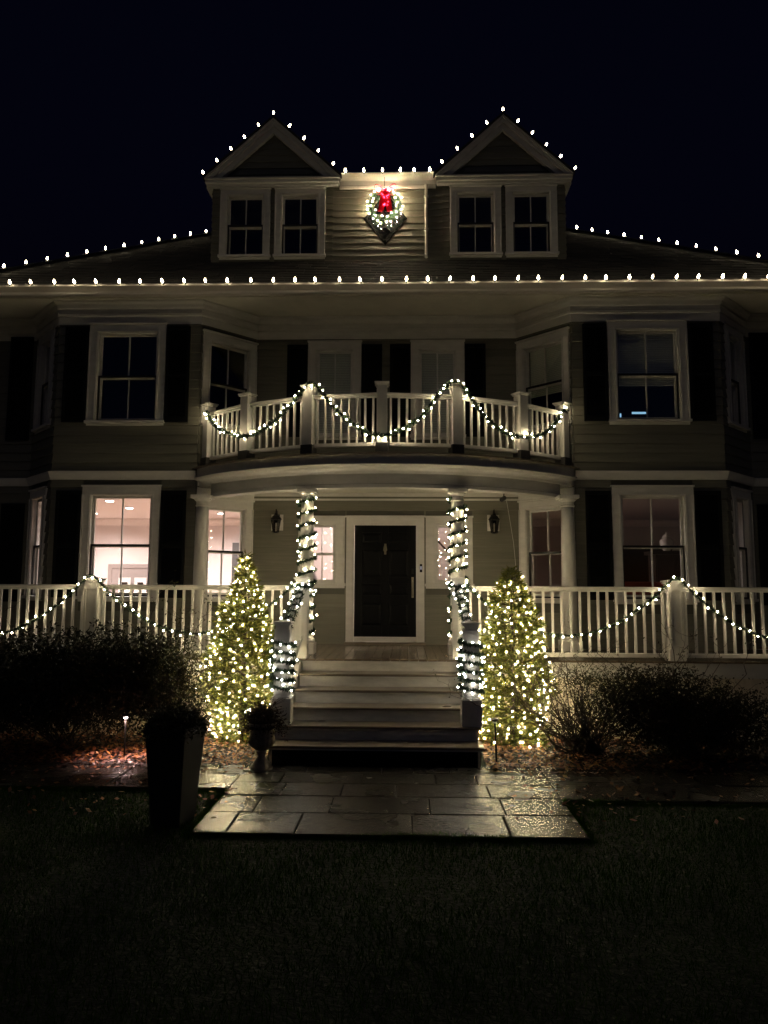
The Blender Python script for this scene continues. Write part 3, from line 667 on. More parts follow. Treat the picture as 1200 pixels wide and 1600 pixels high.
# ------------------------------------------------------------------ front steps
ST = thing('front_steps', 'wide painted wooden front steps leading up to the porch', 'steps', (0,9.0,0))
r_, t_ = .177, .34
for k in range(1, 7):
    zt = DECK-r_*(k-1); yf = 10.79-t_*(k-1)      # riser below tread k-1
    zb = DECK-r_*k if k < 6 else 0
    hw = 1.13 if k < 4 else 1.30
    obj('riser', MB().box(-hw,hw,yf,yf+.025,zb-.02,zt-.034), 'step_paint' if k < 6 else 'black_paint', ST)
    if k < 6:
        zn = DECK-r_*k; yn = 10.75-t_*k; hw = 1.15 if k < 4 else 1.34
        obj('tread', MB().box(-hw,hw,yn,yn+t_+.06,zn-.033,zn), 'tread', ST, bevel=.008)
        obj('scotia', MB().box(-hw+.02,hw-.02,yn+.02,yn+.042,zn-.055,zn-.034), 'step_paint', ST)
for s in (-1,1):
    q = [(9.72,0),(10.8,0),(10.8,DECK-.05),(10.62,DECK-.05),(9.72,.50)]
    x0 = 1.152 if s > 0 else -1.262
    obj('stringer', MB().extr([(x0,y,z) for y,z in q],(.11,0,0)), 'step_paint', ST)
    q = [(9.07,0),(9.75,0),(9.75,.41),(9.41,.41),(9.41,.235),(9.07,.235)]
    x0 = 1.26 if s > 0 else -1.29
    obj('stringer', MB().extr([(x0,y,z-.036 if z else 0) for y,z in q],(.03,0,0)), 'step_paint', ST)

# ------------------------------------------------------------------ railings
def post_mesh(w, h, panel=True, cap=True, baseh=.16):
    mb = MB().box(-w/2,w/2,-w/2,w/2,0,h-.05)
    if baseh: mb.box(-w/2-.018,w/2+.018,-w/2-.018,w/2+.018,0,baseh).box(-w/2-.010,w/2+.010,-w/2-.010,w/2+.010,baseh,baseh+.022)
    if panel:
        e = .028
        for s in (-1,1):
            for a0,a1,b0,b1 in ((-w/2,-w/2+e,baseh+.06,h-.16),(w/2-e,w/2,baseh+.06,h-.16),(-w/2,w/2,baseh+.03,baseh+.06),(-w/2,w/2,h-.16,h-.10)):
                y0, y1 = sorted((s*w/2, s*(w/2+.012))); mb.box(a0,a1,y0,y1,b0,b1); mb.box(y0,y1,a0,a1,b0,b1)
    mb.box(-w/2-.02,w/2+.02,-w/2-.02,w/2+.02,h-.05,h-.025).box(-w/2-.035,w/2+.035,-w/2-.035,w/2+.035,h-.025,h-.004)
    k = w/2+.02; mb.add([(-k,-k,h-.004),(k,-k,h-.004),(k,k,h-.004),(-k,k,h-.004),(0,0,h+.022)],[(0,1,4),(1,2,4),(2,3,4),(3,0,4)])
    me = mb.mesh('post'); me.materials.append(MATS['rail_white']); return me
def bal_mesh(h, w=.034):
    me = MB().box(-w/2,w/2,-w/2,w/2,0,h).mesh('baluster'); me.materials.append(MATS['rail_white']); return me
def rail_run(T, A, B, zb, zt, sp, bme, zbal):
    """A,B: (x,y) ends between posts; straight rails with balusters"""
    F = Frame(A, B)
    obj('top_rail', MB().fbox(F,0,F.L,-.045,.045,zt-.035,zt).fbox(F,0,F.L,-.028,.028,zt-.075,zt-.035), 'rail_white', T, bevel=.006)
    obj('bottom_rail', MB().fbox(F,0,F.L,-.035,.035,zb,zb+.06), 'rail_white', T, bevel=.006)
    n = max(1, int(round(F.L/sp))); ang = math.atan2(F.u.y,F.u.x)
    for i in range(n):
        a = F.L*(i+.5)/n; obj('baluster', bme, None, T, Matrix.Translation(F.p(a,0,zbal)) @ Matrix.Rotation(ang+rnd.uniform(-.03,.03),4,'Z'))
YR = 10.87
RAILZ = 2.195; BR = 1.165
bp = bal_mesh(RAILZ-.075-BR-.06); PM = post_mesh(.20, 1.165); 
PX = 4.33; SPX = 1.17
RL = thing('porch_railing', 'white porch railing in front of the brightly lit room window', 'railing', (-4.3,YR,DECK))
RR = thing('porch_railing', 'white porch railing in front of the dim room with the vase', 'railing', (4.3,YR,DECK))
for T, s in ((RL,-1),(RR,1)):
    obj('post', PM, None, T, Matrix.Translation((s*PX,YR,DECK)))
    obj('post', PM, None, T, Matrix.Translation((s*7.6,YR,DECK)))
    for a, b in ((SPX+.11,PX-.10),(PX+.10,7.5)):
        A, B = ((a,YR),(b,YR)) if s > 0 else ((-b,YR),(-a,YR))
        rail_run(T, A, B, BR, RAILZ, .137, bp, BR+.06)
# stair handrails
NX, NY = 1.225, 9.56; NZ = DECK-r_*4
for s, lab in ((-1,'garlanded stair handrail and newel beside the stone urn'),(1,'garlanded stair handrail and newel beside the unlit path light')):
    T = thing('stair_railing', lab, 'railing', (s*NX,NY,NZ))
    obj('post', post_mesh(.165, 1.19, baseh=.14), None, T, Matrix.Translation((s*SPX,YR,DECK)))
    obj('newel_base', MB().box(s*NX-.13,s*NX+.13,NY-.13,NY+.13,NZ,NZ+.33).box(s*NX-.11,s*NX+.11,NY-.11,NY+.11,NZ+.33,NZ+.35), 'rail_white', T, bevel=.005)
    obj('newel', post_mesh(.175, .96, baseh=0.001), None, T, Matrix.Translation((s*NX,NY,NZ+.345)))
    A, B = Vector((s*NX,NY+.09,1.60)), Vector((s*SPX,YR-.09,2.19)); d = (B-A)
    for z0, z1, wd in ((-.035,.0,.04),(-.07,-.035,.025),(-.80,-.745,.03)):
        obj('handrail' if z0 > -.5 else 'bottom_rail', MB().hexa([A+Vector((-wd,0,z0)),A+Vector((wd,0,z0)),B+Vector((wd,0,z0)),B+Vector((-wd,0,z0)),A+Vector((-wd,0,z1)),A+Vector((wd,0,z1)),B+Vector((wd,0,z1)),B+Vector((-wd,0,z1))]), 'rail_white', T)
    bs = bal_mesh(.70)
    for i in range(8): p = A+d*((i+.5)/8); obj('baluster', bs, None, T, Matrix.Translation(p+Vector((0,0,-.76))))
# balcony railing
RBAL = 4.39
BT = thing('balcony_railing', 'curved white balcony railing with posts above the portico', 'railing', (0,11.3,BALC))
bpx = [-3.14,-2.31,-1.19,0,1.19,2.31,3.14]; bpp = [(x, PC[1]-math.sqrt(RBAL**2-x*x)) for x in bpx]
pmb = post_mesh(.165, 1.16, panel=False, baseh=0); pbm = MB().box(-.10,.10,-.10,.10,0,.17).mesh('post_base'); pbm.materials.append(MATS['dark_base']); bb = bal_mesh(.735)
for i,(x,y) in enumerate(bpp):
    po = obj('post', pmb, None, BT, Matrix.Translation((x,y,BALC)) @ Matrix.Rotation(math.asin(x/RBAL),4,'Z'))
    obj('post_base', pbm, None, po, Matrix.Translation((x,y,BALC)) @ Matrix.Rotation(math.asin(x/RBAL),4,'Z'))
for (a, b) in zip(bpp, bpp[1:]):
    d = (Vector(b)-Vector(a)).normalized()*.075
    rail_run(BT, tuple(Vector(a)+d), tuple(Vector(b)-d), BALC+.13, BALC+.995, .135, bb, BALC+.185)
    
# ------------------------------------------------------------------ greenery helpers
def sample(path, step):
    pts = [Vector(p) for p in path]; out = []; acc = 0
    for a, b in zip(pts, pts[1:]):
        L = (b-a).length; t = acc
        while t < L: out.append((a+(b-a)*(t/L), (b-a).normalized())); t += step
        acc = t-L
    return out
def garland(T, path, rad, dens=900, bsp=.105, boff=None, bulbme=BULB, outv=None, ln=.05, name='greenery'):
    sm = sample(path, 1.0/dens); n = len(sm)
    P = np.array([tuple(p) for p,_ in sm]); D = np.array([tuple(d) for _,d in sm])
    rd = unit(rng.normal(0,1,(n,3))); rd = unit(rd-(rd*D).sum(1,keepdims=True)*D*.75)
    dirv = unit(rd+D*rng.uniform(-.6,.6,(n,1)))
    lens = rng.uniform(.55,1.15,(n,1))*ln*.5; puff = 1+.35*np.sin(np.arange(n)/dens*21)[:,None]
    C = P+rd*rng.uniform(.1,.75,(n,1))*rad*puff; sd_ = unit(np.cross(dirv, rng.normal(0,1,(n,3))))*rng.uniform(.003,.0062,(n,1))
    quads(name, C, dirv*lens, sd_, 'garland', T)
    obj('wire', MB().tube([p for p,_ in sm[::max(1,int(dens*.06))]]+[Vector(path[-1])], .007, 5), 'wire', T)
    for p, d in sample(path, bsp):
        v = Vector((rnd.gauss(0,1),rnd.gauss(0,1),rnd.gauss(0,1))); v = (v-d*v.dot(d)).normalized()
        if outv is not None:
            o = outv(p); v = (v*.85+o*.6).normalized()
        q = p+v*(boff or rad*1.05)+Vector((rnd.uniform(-.012,.012),rnd.uniform(-.012,.012),rnd.uniform(-.018,.018)))
        bulb(T, q, bulbme)
def sag(a, b, s, n=16, out=None):
    a, b = Vector(a), Vector(b); return [a+(b-a)*(i/n)+Vector((0,0,-s*4*(i/n)*(1-i/n))) for i in range(n+1)]
front = lambda p: Vector((0,-1,.1))
# balcony garland
def bal(x, z, off=.10): 
    rr = RBAL+off; return Vector((x, PC[1]-math.sqrt(rr*rr-x*x), z))
def curve(keys, n=14):       # smooth through (x,z) keys along the balcony front
    out = []
    for (x0,z0),(x1,z1) in zip(keys, keys[1:]):
        for i in range(n):
            t = i/n; c = t*t*(3-2*t); out.append(bal(x0+(x1-x0)*t, z0+(z1-z0)*c))
    out.append(bal(*keys[-1])); return out
keys = [(-3.17,5.27),(-3.02,5.05),(-2.75,4.82),(-2.33,4.68),(-1.98,4.74),(-1.55,5.05),(-1.30,5.33),(-1.16,5.44),(-1.03,5.36),(-.80,5.06),(-.45,4.74),(-.08,4.56),
        (.22,4.60),(.62,4.86),(.90,5.24),(1.10,5.43),(1.24,5.43),(1.38,5.28),(1.62,4.97),(1.98,4.70),(2.34,4.66),(2.70,4.76),(2.98,5.02),(3.12,5.25),(3.22,5.26)]
path = [bal(*keys[0])]
for i in range(len(keys)-1):     # Catmull-Rom
    P0, P1, P2, P3 = [keys[max(0,min(len(keys)-1,i+k))] for k in (-1,0,1,2)]
    for q in range(1,6):
        t = q/5; f = lambda a,b,c,d: .5*((2*b)+(-a+c)*t+(2*a-5*b+4*c-d)*t*t+(-a+3*b-3*c+d)*t**3)
        path.append(bal(f(P0[0],P1[0],P2[0],P3[0]), f(P0[1],P1[1],P2[1],P3[1])))
G = thing('garland', 'long lit garland draped in swags along the balcony railing', 'garland', (0,11.2,4.6), 'lit garlands')
garland(G, path, .046, 1500, .095, outv=front, ln=.06)
# porch railing garlands
for s, T_lab, far in ((-1,'lit garland swagged over the railing post before the bright window',0),(1,'lit garland swagged over the railing post before the dim window',0)):
    G = thing('garland', T_lab, 'garland', (s*PX,YR-.1,1.4), 'lit garlands')
    yg = YR-.12; z0, zt = 1.42, 2.29
    pth = sag((s*(SPX+.1),yg,2.22),(s*(PX-.14),yg,2.22),.74,30)+[Vector((s*(PX-.06),yg-.03,2.31)),Vector((s*PX,yg-.04,2.335)),Vector((s*(PX+.06),yg-.03,2.31))]+sag((s*(PX+.14),yg,2.22),(s*7.5,yg,2.22),.80,30)
    garland(G, pth, .030, 900, .135, outv=front, ln=.05)
# columns: helix garlands
def helix(cx, cy, r, z0, z1, turns, ph=0, n=24):
    return [Vector((cx+r*math.cos(ph+2*math.pi*turns*t), cy+r*math.sin(ph+2*math.pi*turns*t), z0+(z1-z0)*t)) for t in [i/(turns*n) for i in range(int(turns*n)+1)]]
for s, lab in ((-1,'lit garland spiralling round the column beside the lantern'),(1,'lit garland spiralling round the column near the security camera')):
    G = thing('garland', lab, 'garland', (s*COLX,COLY,DECK), 'lit garlands')
    hx = helix(s*COLX, COLY, .135, DECK+.24, 3.60, 11.6, rnd.uniform(0,6))
    garland(G, hx, .036, 1200, .145, boff=.040, ln=.06, outv=lambda p,s=s: Vector((p.x-s*COLX,p.y-COLY,0)).normalized())
# stair newel + handrail garlands
for s, lab in ((-1,'lit garland wound down the stair rail and newel beside the urn'),(1,'lit garland wound down the stair rail and newel by the path light')):
    G = thing('garland', lab, 'garland', (s*NX,NY,NZ+.4), 'lit garlands')
    up_ = [Vector((s*SPX+.14*math.cos(a),YR+.14*math.sin(a),2.21-.02*i/8)) for i,a in enumerate([k*2*math.pi/12 for k in range(13)])]
    A, B = Vector((s*NX,NY+.09,1.585)), Vector((s*SPX,YR-.12,2.17)); n = 96
    hr = []
    for i in range(n+1):
        t = i/n; c = B+(A-B)*t; a = t*2*math.pi*7; hr.append(c+Vector((.055*math.cos(a),0,.055*math.sin(a)-.02)))
    hn = helix(s*NX, NY, .145, 1.50, NZ+.40, 6.0, math.pi/2)
    garland(G, up_+hr, .045, 900, .135, outv=lambda p: Vector((0,-.6,.2)), ln=.055, bulbme=BULBC)
    garland(G, hn, .038, 1200, .115, boff=.036, bulbme=BULBC, ln=.06, outv=lambda p,s=s: Vector((p.x-s*NX,p.y-NY,0)).normalized())

# ------------------------------------------------------------------ roof light strings
def string(label, pts, ups, loc, every=None):
    T = thing('string_lights', label, 'string lights', loc, 'roofline string lights')
    for p, u in zip(pts, ups):
        u = (Vector(u)+Vector((rnd.uniform(-.12,.12),rnd.uniform(-.1,.1),0))).normalized(); q = u.to_track_quat('Z','Y')
        bulb(T, Vector(p)+u*.050, C9, q)
    wr = MB().tube([Vector(p)+Vector((0,0,.004)) for p in pts], .005, 4)
    for p, u in zip(pts, ups): u = Vector(u).normalized(); wr.tube([Vector(p)-u*.01, Vector(p)+u*.036], .011, 6)
    obj('wire', wr, 'wire', T); return T
xs = np.arange(-8.3, 8.31, .393)+.02
string('long row of warm bulbs along the main eave gutter', [(x+rnd.uniform(-.02,.02),YE-.118,7.525) for x in xs], [(rnd.uniform(-.25,.25),-.55,1) for x in xs], (0,YE,7.55))
for s, lab in ((-1,'row of warm bulbs climbing the roof hip above the lit room'),(1,'row of warm bulbs climbing the roof hip beside the downspout dormer')):
    pts = [(s*(EX-t),YE+t,7.55+SL*t+.03) for t in np.arange(.3,5.2,.283)]
    string(lab, pts, [(s*-.1-.1,0,1)]*len(pts), (s*6,14,8))
for (cx,ew,pk,gz,yf), lab in ((DL,'warm bulbs over the gable of the dormer farther from the downspout'),(DR,'warm bulbs over the gable of the dormer beside the downspout')):
    pts, ups = [], []
    k = 6 if cx < 0 else 5; k2 = 4 if cx < 0 else 6
    for i in range(5 if cx<0 else 4, 0, -1):
        t = i/(5.0 if cx < 0 else 4.6); pts.append((cx-t*(ew+.02), yf-.02, pk+.06-t*(pk-gz))); ups.append((-.45,0,.9))
    pts.append((cx, yf-.02, pk+.06)); ups.append((0,0,1))
    for i in range(1, 6 if cx > 0 else 5):
        t = i/(5.0 if cx > 0 else 4.6); pts.append((cx+t*(ew+.02), yf-.02, pk+.06-t*(pk-gz))); ups.append((.45,0,.9))
    string(lab, pts, ups, (cx,yf,gz))
string('short row of warm bulbs on the gutter above the wreath', [(x,YF-.125,10.585) for x in (-.86,-.48,-.10,.25,.55,.86)], [(.1,-.5,1),(-.1,-.5,1),(0,-.5,1),(.15,-.5,1),(-.1,-.5,1),(0,-.5,1)], (0,YF,10.6))

# ------------------------------------------------------------------ wreath
WR = thing('wreath', 'lit round evergreen wreath with a red bow', 'wreath', (-.06,YF-.1,9.88))
wc = Vector((-.06,YF-.11,9.89)); wr_ = .285
ring = [wc+Vector((wr_*math.sin(a),0,wr_*math.cos(a))) for a in [i*2*math.pi/40 for i in range(41)]]
garland(WR, ring, .085, 2600, 9.0, boff=.06, outv=lambda p: ((p-wc).normalized()*.55+Vector((0,-.55,0))), ln=.09, bulbme=BULBW)
for k in range(21):       # some bulbs round the rim, some on the face
    a = k*2*math.pi/21+rnd.uniform(-.1,.1); q = wr_+rnd.uniform(.06,.10); bulb(WR, wc+Vector((q*math.sin(a),rnd.uniform(-.03,.0),q*math.cos(a))), BULBW)
for k in range(17):
    a = k*2*math.pi/17+rnd.uniform(-.12,.12); q = wr_+rnd.uniform(-.06,.03); bulb(WR, wc+Vector((q*math.sin(a),-.10+rnd.uniform(-.02,.01),q*math.cos(a))), BULBW)
bw = MB()
def ribbon(pts, wv):
    wv = Vector(wv); k = len(pts); v = []
    for p in pts: v += [Vector(p)-wv, Vector(p)+wv]
    bw.add(v, [(2*i,2*i+1,2*i+3,2*i+2) for i in range(k-1)])
c0 = wc+Vector((.02,-.12,.235))
for s in (-1,1):
    for ph, sc in ((.35,1),(-.25,.85)):
        lp = [c0+Vector((s*(.235*sc*math.sin(t)*math.cos(ph)),-.05*math.sin(t)-.05*math.sin(2*t)*s*0-.03*math.sin(t*.5),sc*(.16*math.sin(t)*math.sin(ph)+.095*math.sin(2*t)))) for t in [i*math.pi/12 for i in range(13)]]
        ribbon(lp, (0,.045,.02))
    tl = [c0+Vector((s*(.02+.07*t),-.03-.02*math.sin(t*5),-.42*t)) for t in [i/8 for i in range(9)]]
    ribbon(tl, (.055,.0,.006))
bw.box(c0.x-.04,c0.x+.04,c0.y-.05,c0.y+.01,c0.z-.04,c0.z+.04)
bo = obj('bow', bw, 'red_ribbon', WR); sol = bo.modifiers.new('thick','SOLIDIFY'); sol.thickness = .006
for i in range(44):
    a = rnd.uniform(-1,1)
    q = c0+(Vector((a*.19,-.08+rnd.uniform(-.02,.02),rnd.uniform(-.07,.10))) if i < 30 else Vector((rnd.uniform(-.08,.08),-.07,-rnd.uniform(.08,.33))))
    bulb(WR, q, RBULB)
obj('hanger', MB().tube([wc+Vector((0,0,.3)),wc+Vector((0,.03,.68))],.006,4), 'wire', WR)

# ------------------------------------------------------------------ porch fittings
def lantern(x, lab):
    T = thing('wall_lantern', lab, 'lantern', (x,YD,3.3)); y = YD-.17
    obj('mount_block', MB().box(x-.11,x+.11,YD-.045,YD-.012,3.22,3.52), 'trim', T)
    obj('arm', MB().tube([(x,YD-.045,3.47),(x,YD-.10,3.58),(x,y,3.60),(x,y,3.54)],.013,8).box(x-.05,x+.05,YD-.06,YD-.044,3.36,3.52), 'iron', T)
    b = MB(); zb, zt = 3.19, 3.42
    for k in range(6):
        a = k*math.pi/3; b.tube([(x+.055*math.cos(a),y+.055*math.sin(a),zb),(x+.088*math.cos(a),y+.088*math.sin(a),zt)],.007,4)
    b.lathe((x,y,zb-.012),[(.03,-.015),(.064,0),(.064,.014)],6); obj('cage', b, 'iron', T)
    gp = MB(); gp.lathe((x,y,zb),[(.050,.002),(.082,zt-zb-.002)],6); obj('glass_panel', gp, 'lantern_glass', T)
    obj('cap', MB().lathe((x,y,zt),[(.105,-.008),(.105,.006),(.07,.055),(.035,.085),(.03,.11),(.014,.125),(.018,.14),(.004,.16)],12), 'iron', T)
    obj('candle', MB().lathe((x,y,zb),[(.012,.0),(.012,.10),(.016,.105),(.012,.15),(.002,.17)],8), 'frosted', T)
lantern(-2.03, 'unlit black wall lantern between the bright angled window and its column')
lantern(2.01, 'unlit black wall lantern beside the hanging security camera')
T = thing('security_camera', 'small black security camera hanging under the porch ceiling with a loose cable', 'camera', (2.17,13.2,3.8))
obj('body', MB().tube([(2.20,13.30,3.82),(2.13,13.18,3.77)],.042,10), 'iron', T); obj('bracket', MB().tube([(2.19,13.27,3.93),(2.18,13.25,3.83)],.012,6), 'iron', T)
obj('cable', MB().tube([(2.23,13.30,3.82),(2.30,13.42,3.5),(2.38,13.46,3.0),(2.42,13.46,2.5)],.004,4), 'frosted', T)

# ------------------------------------------------------------------ lit conifers
def conifer(cx, cy, h, prof, lab, seed, nsp=5200):
    rg = np.random.default_rng(seed); T = thing('conifer', lab, 'tree', (cx,cy,0))
    tr = MB().tube([(cx,cy,-.05),(cx+.01,cy,h*.5),(cx,cy,h*.95)],[.05,.035,.008],7)
    for i in range(46):
        t = .04+.9*i/46; a = i*2.4; rr = prof(t)*.8; tr.tube([(cx,cy,t*h),(cx+rr*.5*math.cos(a),cy+rr*.5*math.sin(a),t*h+.03),(cx+rr*math.cos(a),cy+rr*math.sin(a),t*h+.10)],[.012,.008,.003],4)
    obj('trunk', tr, 'bark', T)
    t = rg.uniform(0,1,nsp*3); pr = np.array([prof(x) for x in t]); keep = rg.uniform(0,1,nsp*3) < (pr/pr.max())*.9+.05
    t = t[keep][:nsp]; pr = pr[keep][:nsp]; n = len(t); a = rg.uniform(0,2*np.pi,n)
    lump = 1+.15*np.sin(a*3+t*17+seed)+.12*np.sin(a*5-t*31)+.09*np.sin(a*9+t*53)+(rg.uniform(0,1,n) < .05)*rg.uniform(0,.22,n)
    cl = np.sin(a*4+t*23+seed)*np.sin(t*41+a*2.3)+.5*np.sin(a*7-t*60)      # clumps stand out, gaps fall back
    rad = pr*lump*(1-np.abs(rg.normal(0,.16,n))).clip(.25,1.05)*np.where(cl < -.25, .74, 1.0+.05*cl)+rg.normal(0,.014,n)
    ax = np.stack([np.cos(a),np.sin(a),0*a],-1); C = np.stack([cx+rad*np.cos(a),cy+rad*np.sin(a),t*h],-1)
    m_ = 7; out = unit(ax*.85+np.stack([0*a,0*a,rg.uniform(-.25,.65,n)],-1)+rg.normal(0,.25,(n,3)))
    side = unit(np.cross(out,np.array([0,0,1.]))+rg.normal(0,.35,(n,3)))
    Cs, Us, Vs = [], [], []
    for k in range(m_):
        f = (k-(m_-1)/2)/((m_-1)/2); d = unit(out*(1-.35*abs(f))+side*f*.95); L = rg.uniform(.028,.05,(n,1))*(1-.25*abs(f))
        v = unit(np.cross(d,rg.normal(0,1,(n,3))))*rg.uniform(.0045,.0085,(n,1))
        Cs.append(C+out*.015*(m_/2-abs(k-3))+d*L*.8); Us.append(d*L); Vs.append(v)
    quads('crown', np.concatenate(Cs), np.concatenate(Us), np.concatenate(Vs), 'conifer', T)
    return T
def profL(t): return .50*min((1-t)/.60+.015,.66+.34*t/.40)
def profR(t):
    return .43*min(1.0,((1-t)/.52)**.72 if t > .48 else 1)*(.84+.16*min(1,t/.3))+.012
TLc, TRc = (-1.905,10.28), (1.865,10.28); TLh, TRh = 2.61, 2.44
conifer(*TLc, TLh, profL, 'pointed conifer wrapped in lights next to the stone urn', 5)
conifer(*TRc, TRh, profR, 'rounded columnar conifer wrapped in lights with an unlit tip', 9)
def treelights(c, h, prof, lab, seed, t0, t1, rows_, extra):
    T = thing('string_lights', lab, 'string lights', (*c,0), 'string lights wound on the conifers'); rr = random.Random(seed); pth = []; a = 0; nb = 0
    for i in range(rows_*40):
        f = i/(rows_*40); t = t0+(t1-t0)*f; a = 2*math.pi*rows_*f
        r_ = prof(t)*(1+.13*math.sin(a*3+t*17+seed)+.10*math.sin(a*5-t*31))*1.05+.012
        pth.append((Vector((c[0]+r_*math.cos(a),c[1]+r_*math.sin(a),t*h+.04*math.sin(a*4+seed)+rr.uniform(-.02,.02)))))
    obj('wire', MB().tube(pth[::2],.0035,3), 'wire', T)
    acc = 0
    for p, q in zip(pth, pth[1:]):
        acc += (q-p).length
        if acc > .142*rr.uniform(.75,1.3):
            acc = 0
            if nb > 262: continue
            if p.y > c[1]+.30 and rr.random() < .35: continue      # string pulled forward: fewer at the hidden back
            o = Vector((p.x-c[0],p.y-c[1],0)); o = o.normalized() if o.length > .01 else Vector((0,-1,0))
            bulb(T, p+o*rr.uniform(0,.04)+Vector((0,0,rr.uniform(-.04,.04))), BULBT); nb += 1
    for i in range(extra):
        t = rr.uniform(.015,.24) if i%2 else rr.uniform(.03,.55); a = rr.uniform(math.pi*.95,math.pi*2.05) if i%3 else rr.uniform(-.3,math.pi+.3); r_ = prof(t)*rr.uniform(.8,1.15)
        bulb(T, (c[0]+r_*math.cos(a),c[1]+r_*math.sin(a),t*h), BULBT)
treelights(TLc, TLh, profL, 'string of mini lights on the pointed conifer by the urn', 5, .04, .995, 17, 52)
treelights(TRc, TRh, profR, 'string of mini lights on the rounded conifer by the bare shrub', 9, .03, .93, 16, 36)

# ------------------------------------------------------------------ shrubs, litter
def branches(mb, base, n, height, spread, rg, r0=.011, depth=2, wig=.25):
    tips = []
    for i in range(n):
        a = rg.uniform(0,2*math.pi); el = rg.uniform(.45,1.0)
        d = Vector((math.cos(a)*spread[0]*rg.uniform(.2,1), math.sin(a)*spread[1]*rg.uniform(.2,1), height*el)); b = Vector(base)+Vector((rg.uniform(-.15,.15),rg.uniform(-.1,.1),0))
        def grow(p, d, r, lev):
            k = 4; pts = [p]
            for j in range(k): pts.append(pts[-1]+d/k+Vector((rg.gauss(0,1),rg.gauss(0,1),rg.gauss(0,.7)))*d.length*wig/k)
            mb.tube(pts, [r*(1-.6*j/k) for j in range(k+1)], 3, False); tips.append(pts[-1])
            if lev:
                for q in range(rg.choice((2,3))):
                    s = pts[rg.randint(1,k)]; e = d*rg.uniform(.35,.6); e.rotate(Euler((rg.gauss(0,.6),rg.gauss(0,.6),rg.gauss(0,1.2)))); e.z = abs(e.z)*.8+.03; tips.append(s); grow(s, e, r*.55, lev-1)
        grow(b, d, r0, depth)
    return tips
def shrub(name, label, base, ell, nleaf, leafmat, size, nbr, seed, hgt, spread, group=None, fill=.55, depth=2, tipleaf=0, wig=.25):
    rg = random.Random(seed); ng = np.random.default_rng(seed); T = thing(name, label, 'shrub', (*base[:2],0), group)
    mb = MB(); tips = branches(mb, base, nbr, hgt, spread, rg, depth=depth, wig=wig); obj('branches', mb, 'twig', T)
    parts = []
    tot = sum(e[3]*e[4]*e[5] for e in ell)
    for e in ell:
        n = int(nleaf*e[3]*e[4]*e[5]/tot); d = unit(ng.normal(0,1,(n,3))); r_ = (1-np.abs(ng.normal(0,1-fill,n))*.8).clip(.05,1.08)
        lump = 1+.10*np.sin(d[:,0]*9+e[0]*5)+.10*np.sin(d[:,2]*11+d[:,1]*7)+.06*np.sin(d[:,0]*23+d[:,2]*19)
        C = np.array(e[:3])+d*np.array(e[3:6])*(r_*lump)[:,None]; parts.append(C[C[:,2]>.02])
    if tipleaf:
        tp = np.array([tuple(t) for t in tips]); idx = ng.integers(0,len(tp),tipleaf); parts.append(tp[idx]+ng.normal(0,.03,(tipleaf,3)))
    C = np.concatenate(parts); n = len(C); u = unit(ng.normal(0,1,(n,3))+np.array([0,0,.4])); v = unit(np.cross(u,ng.normal(0,1,(n,3))))
    L = ng.uniform(.6,1.2,(n,1))*size
    quads('foliage', C, u*L, v*L*.38, leafmat, T); return T
shrub('shrub', 'broad dark evergreen shrub under the railing garland by the bright window', (-4.2,9.85,0), [(-4.9,9.9,.85,1.0,.55,.72),(-3.9,9.85,.92,1.0,.6,.74),(-3.2,9.85,.95,.7,.55,.68),(-5.8,9.9,.8,.9,.55,.68)], 52000, 'dark_leaf', .032, 22, 3, 1.25, (1.5,.4))
shrub('shrub', 'loose airy shrub with narrow leaves between dark hedge and pointed conifer', (-2.62,9.7,0), [(-2.65,9.7,1.02,.46,.40,.62),(-2.42,9.68,.72,.33,.32,.5)], 3600, 'shrub_leaf', .024, 30, 4, 1.5, (.5,.35), fill=.35, depth=3, tipleaf=2600)
shrub('shrub', 'half-bare twiggy shrub beside the rounded conifer', (2.72,9.6,0), [(2.75,9.6,1.0,.60,.42,.22),(3.05,9.62,.75,.45,.4,.42)], 4200, 'shrub_leaf', .017, 74, 6, 1.08, (.80,.45), fill=.4, depth=3, tipleaf=1500, wig=.45)
shrub('shrub', 'low dark brownish rounded shrub under the railing by the dim window', (4.0,9.65,0), [(3.45,9.62,.66,.62,.5,.56),(3.95,9.62,.60,.75,.5,.55),(4.6,9.65,.46,.65,.5,.44)], 30000, 'brown_leaf', .024, 34, 8, 1.05, (1.0,.45), depth=2, tipleaf=900, wig=.35)
# fallen leaves
n = 9500
lx = np.concatenate([rng.uniform(-6.5,-1.35,int(n*.62)), 1.36+np.abs(rng.normal(0,1.6,n-int(n*.62)))]); ly = rng.uniform(8.75,10.8,n)
ed = rng.uniform(0,1,n) < .05; ly[ed] = rng.uniform(7.0,8.8,ed.sum())
keep = ~((lx<1.9)&(lx>-1.4)&(ly<8.8)&(rng.uniform(0,1,n)<.5)); lx, ly = lx[keep], ly[keep]; n = len(lx)
P = np.stack([lx,ly,np.where(ly<8.8,.034,.05+rng.uniform(0,.04,n))],-1); a = rng.uniform(0,2*np.pi,n); L = rng.uniform(.018,.042,(n,1))
u = unit(np.stack([np.cos(a),np.sin(a),rng.normal(0,.35,n)],-1)); v = unit(np.cross(u,np.stack([rng.normal(0,.35,n),rng.normal(0,.35,n),np.ones(n)],-1)))
tag(quads('fallen_leaves', P, u*L, v*L*.55, 'litter'), 'scattered brown and orange fallen leaves on the planting beds', 'leaves', kind='stuff')

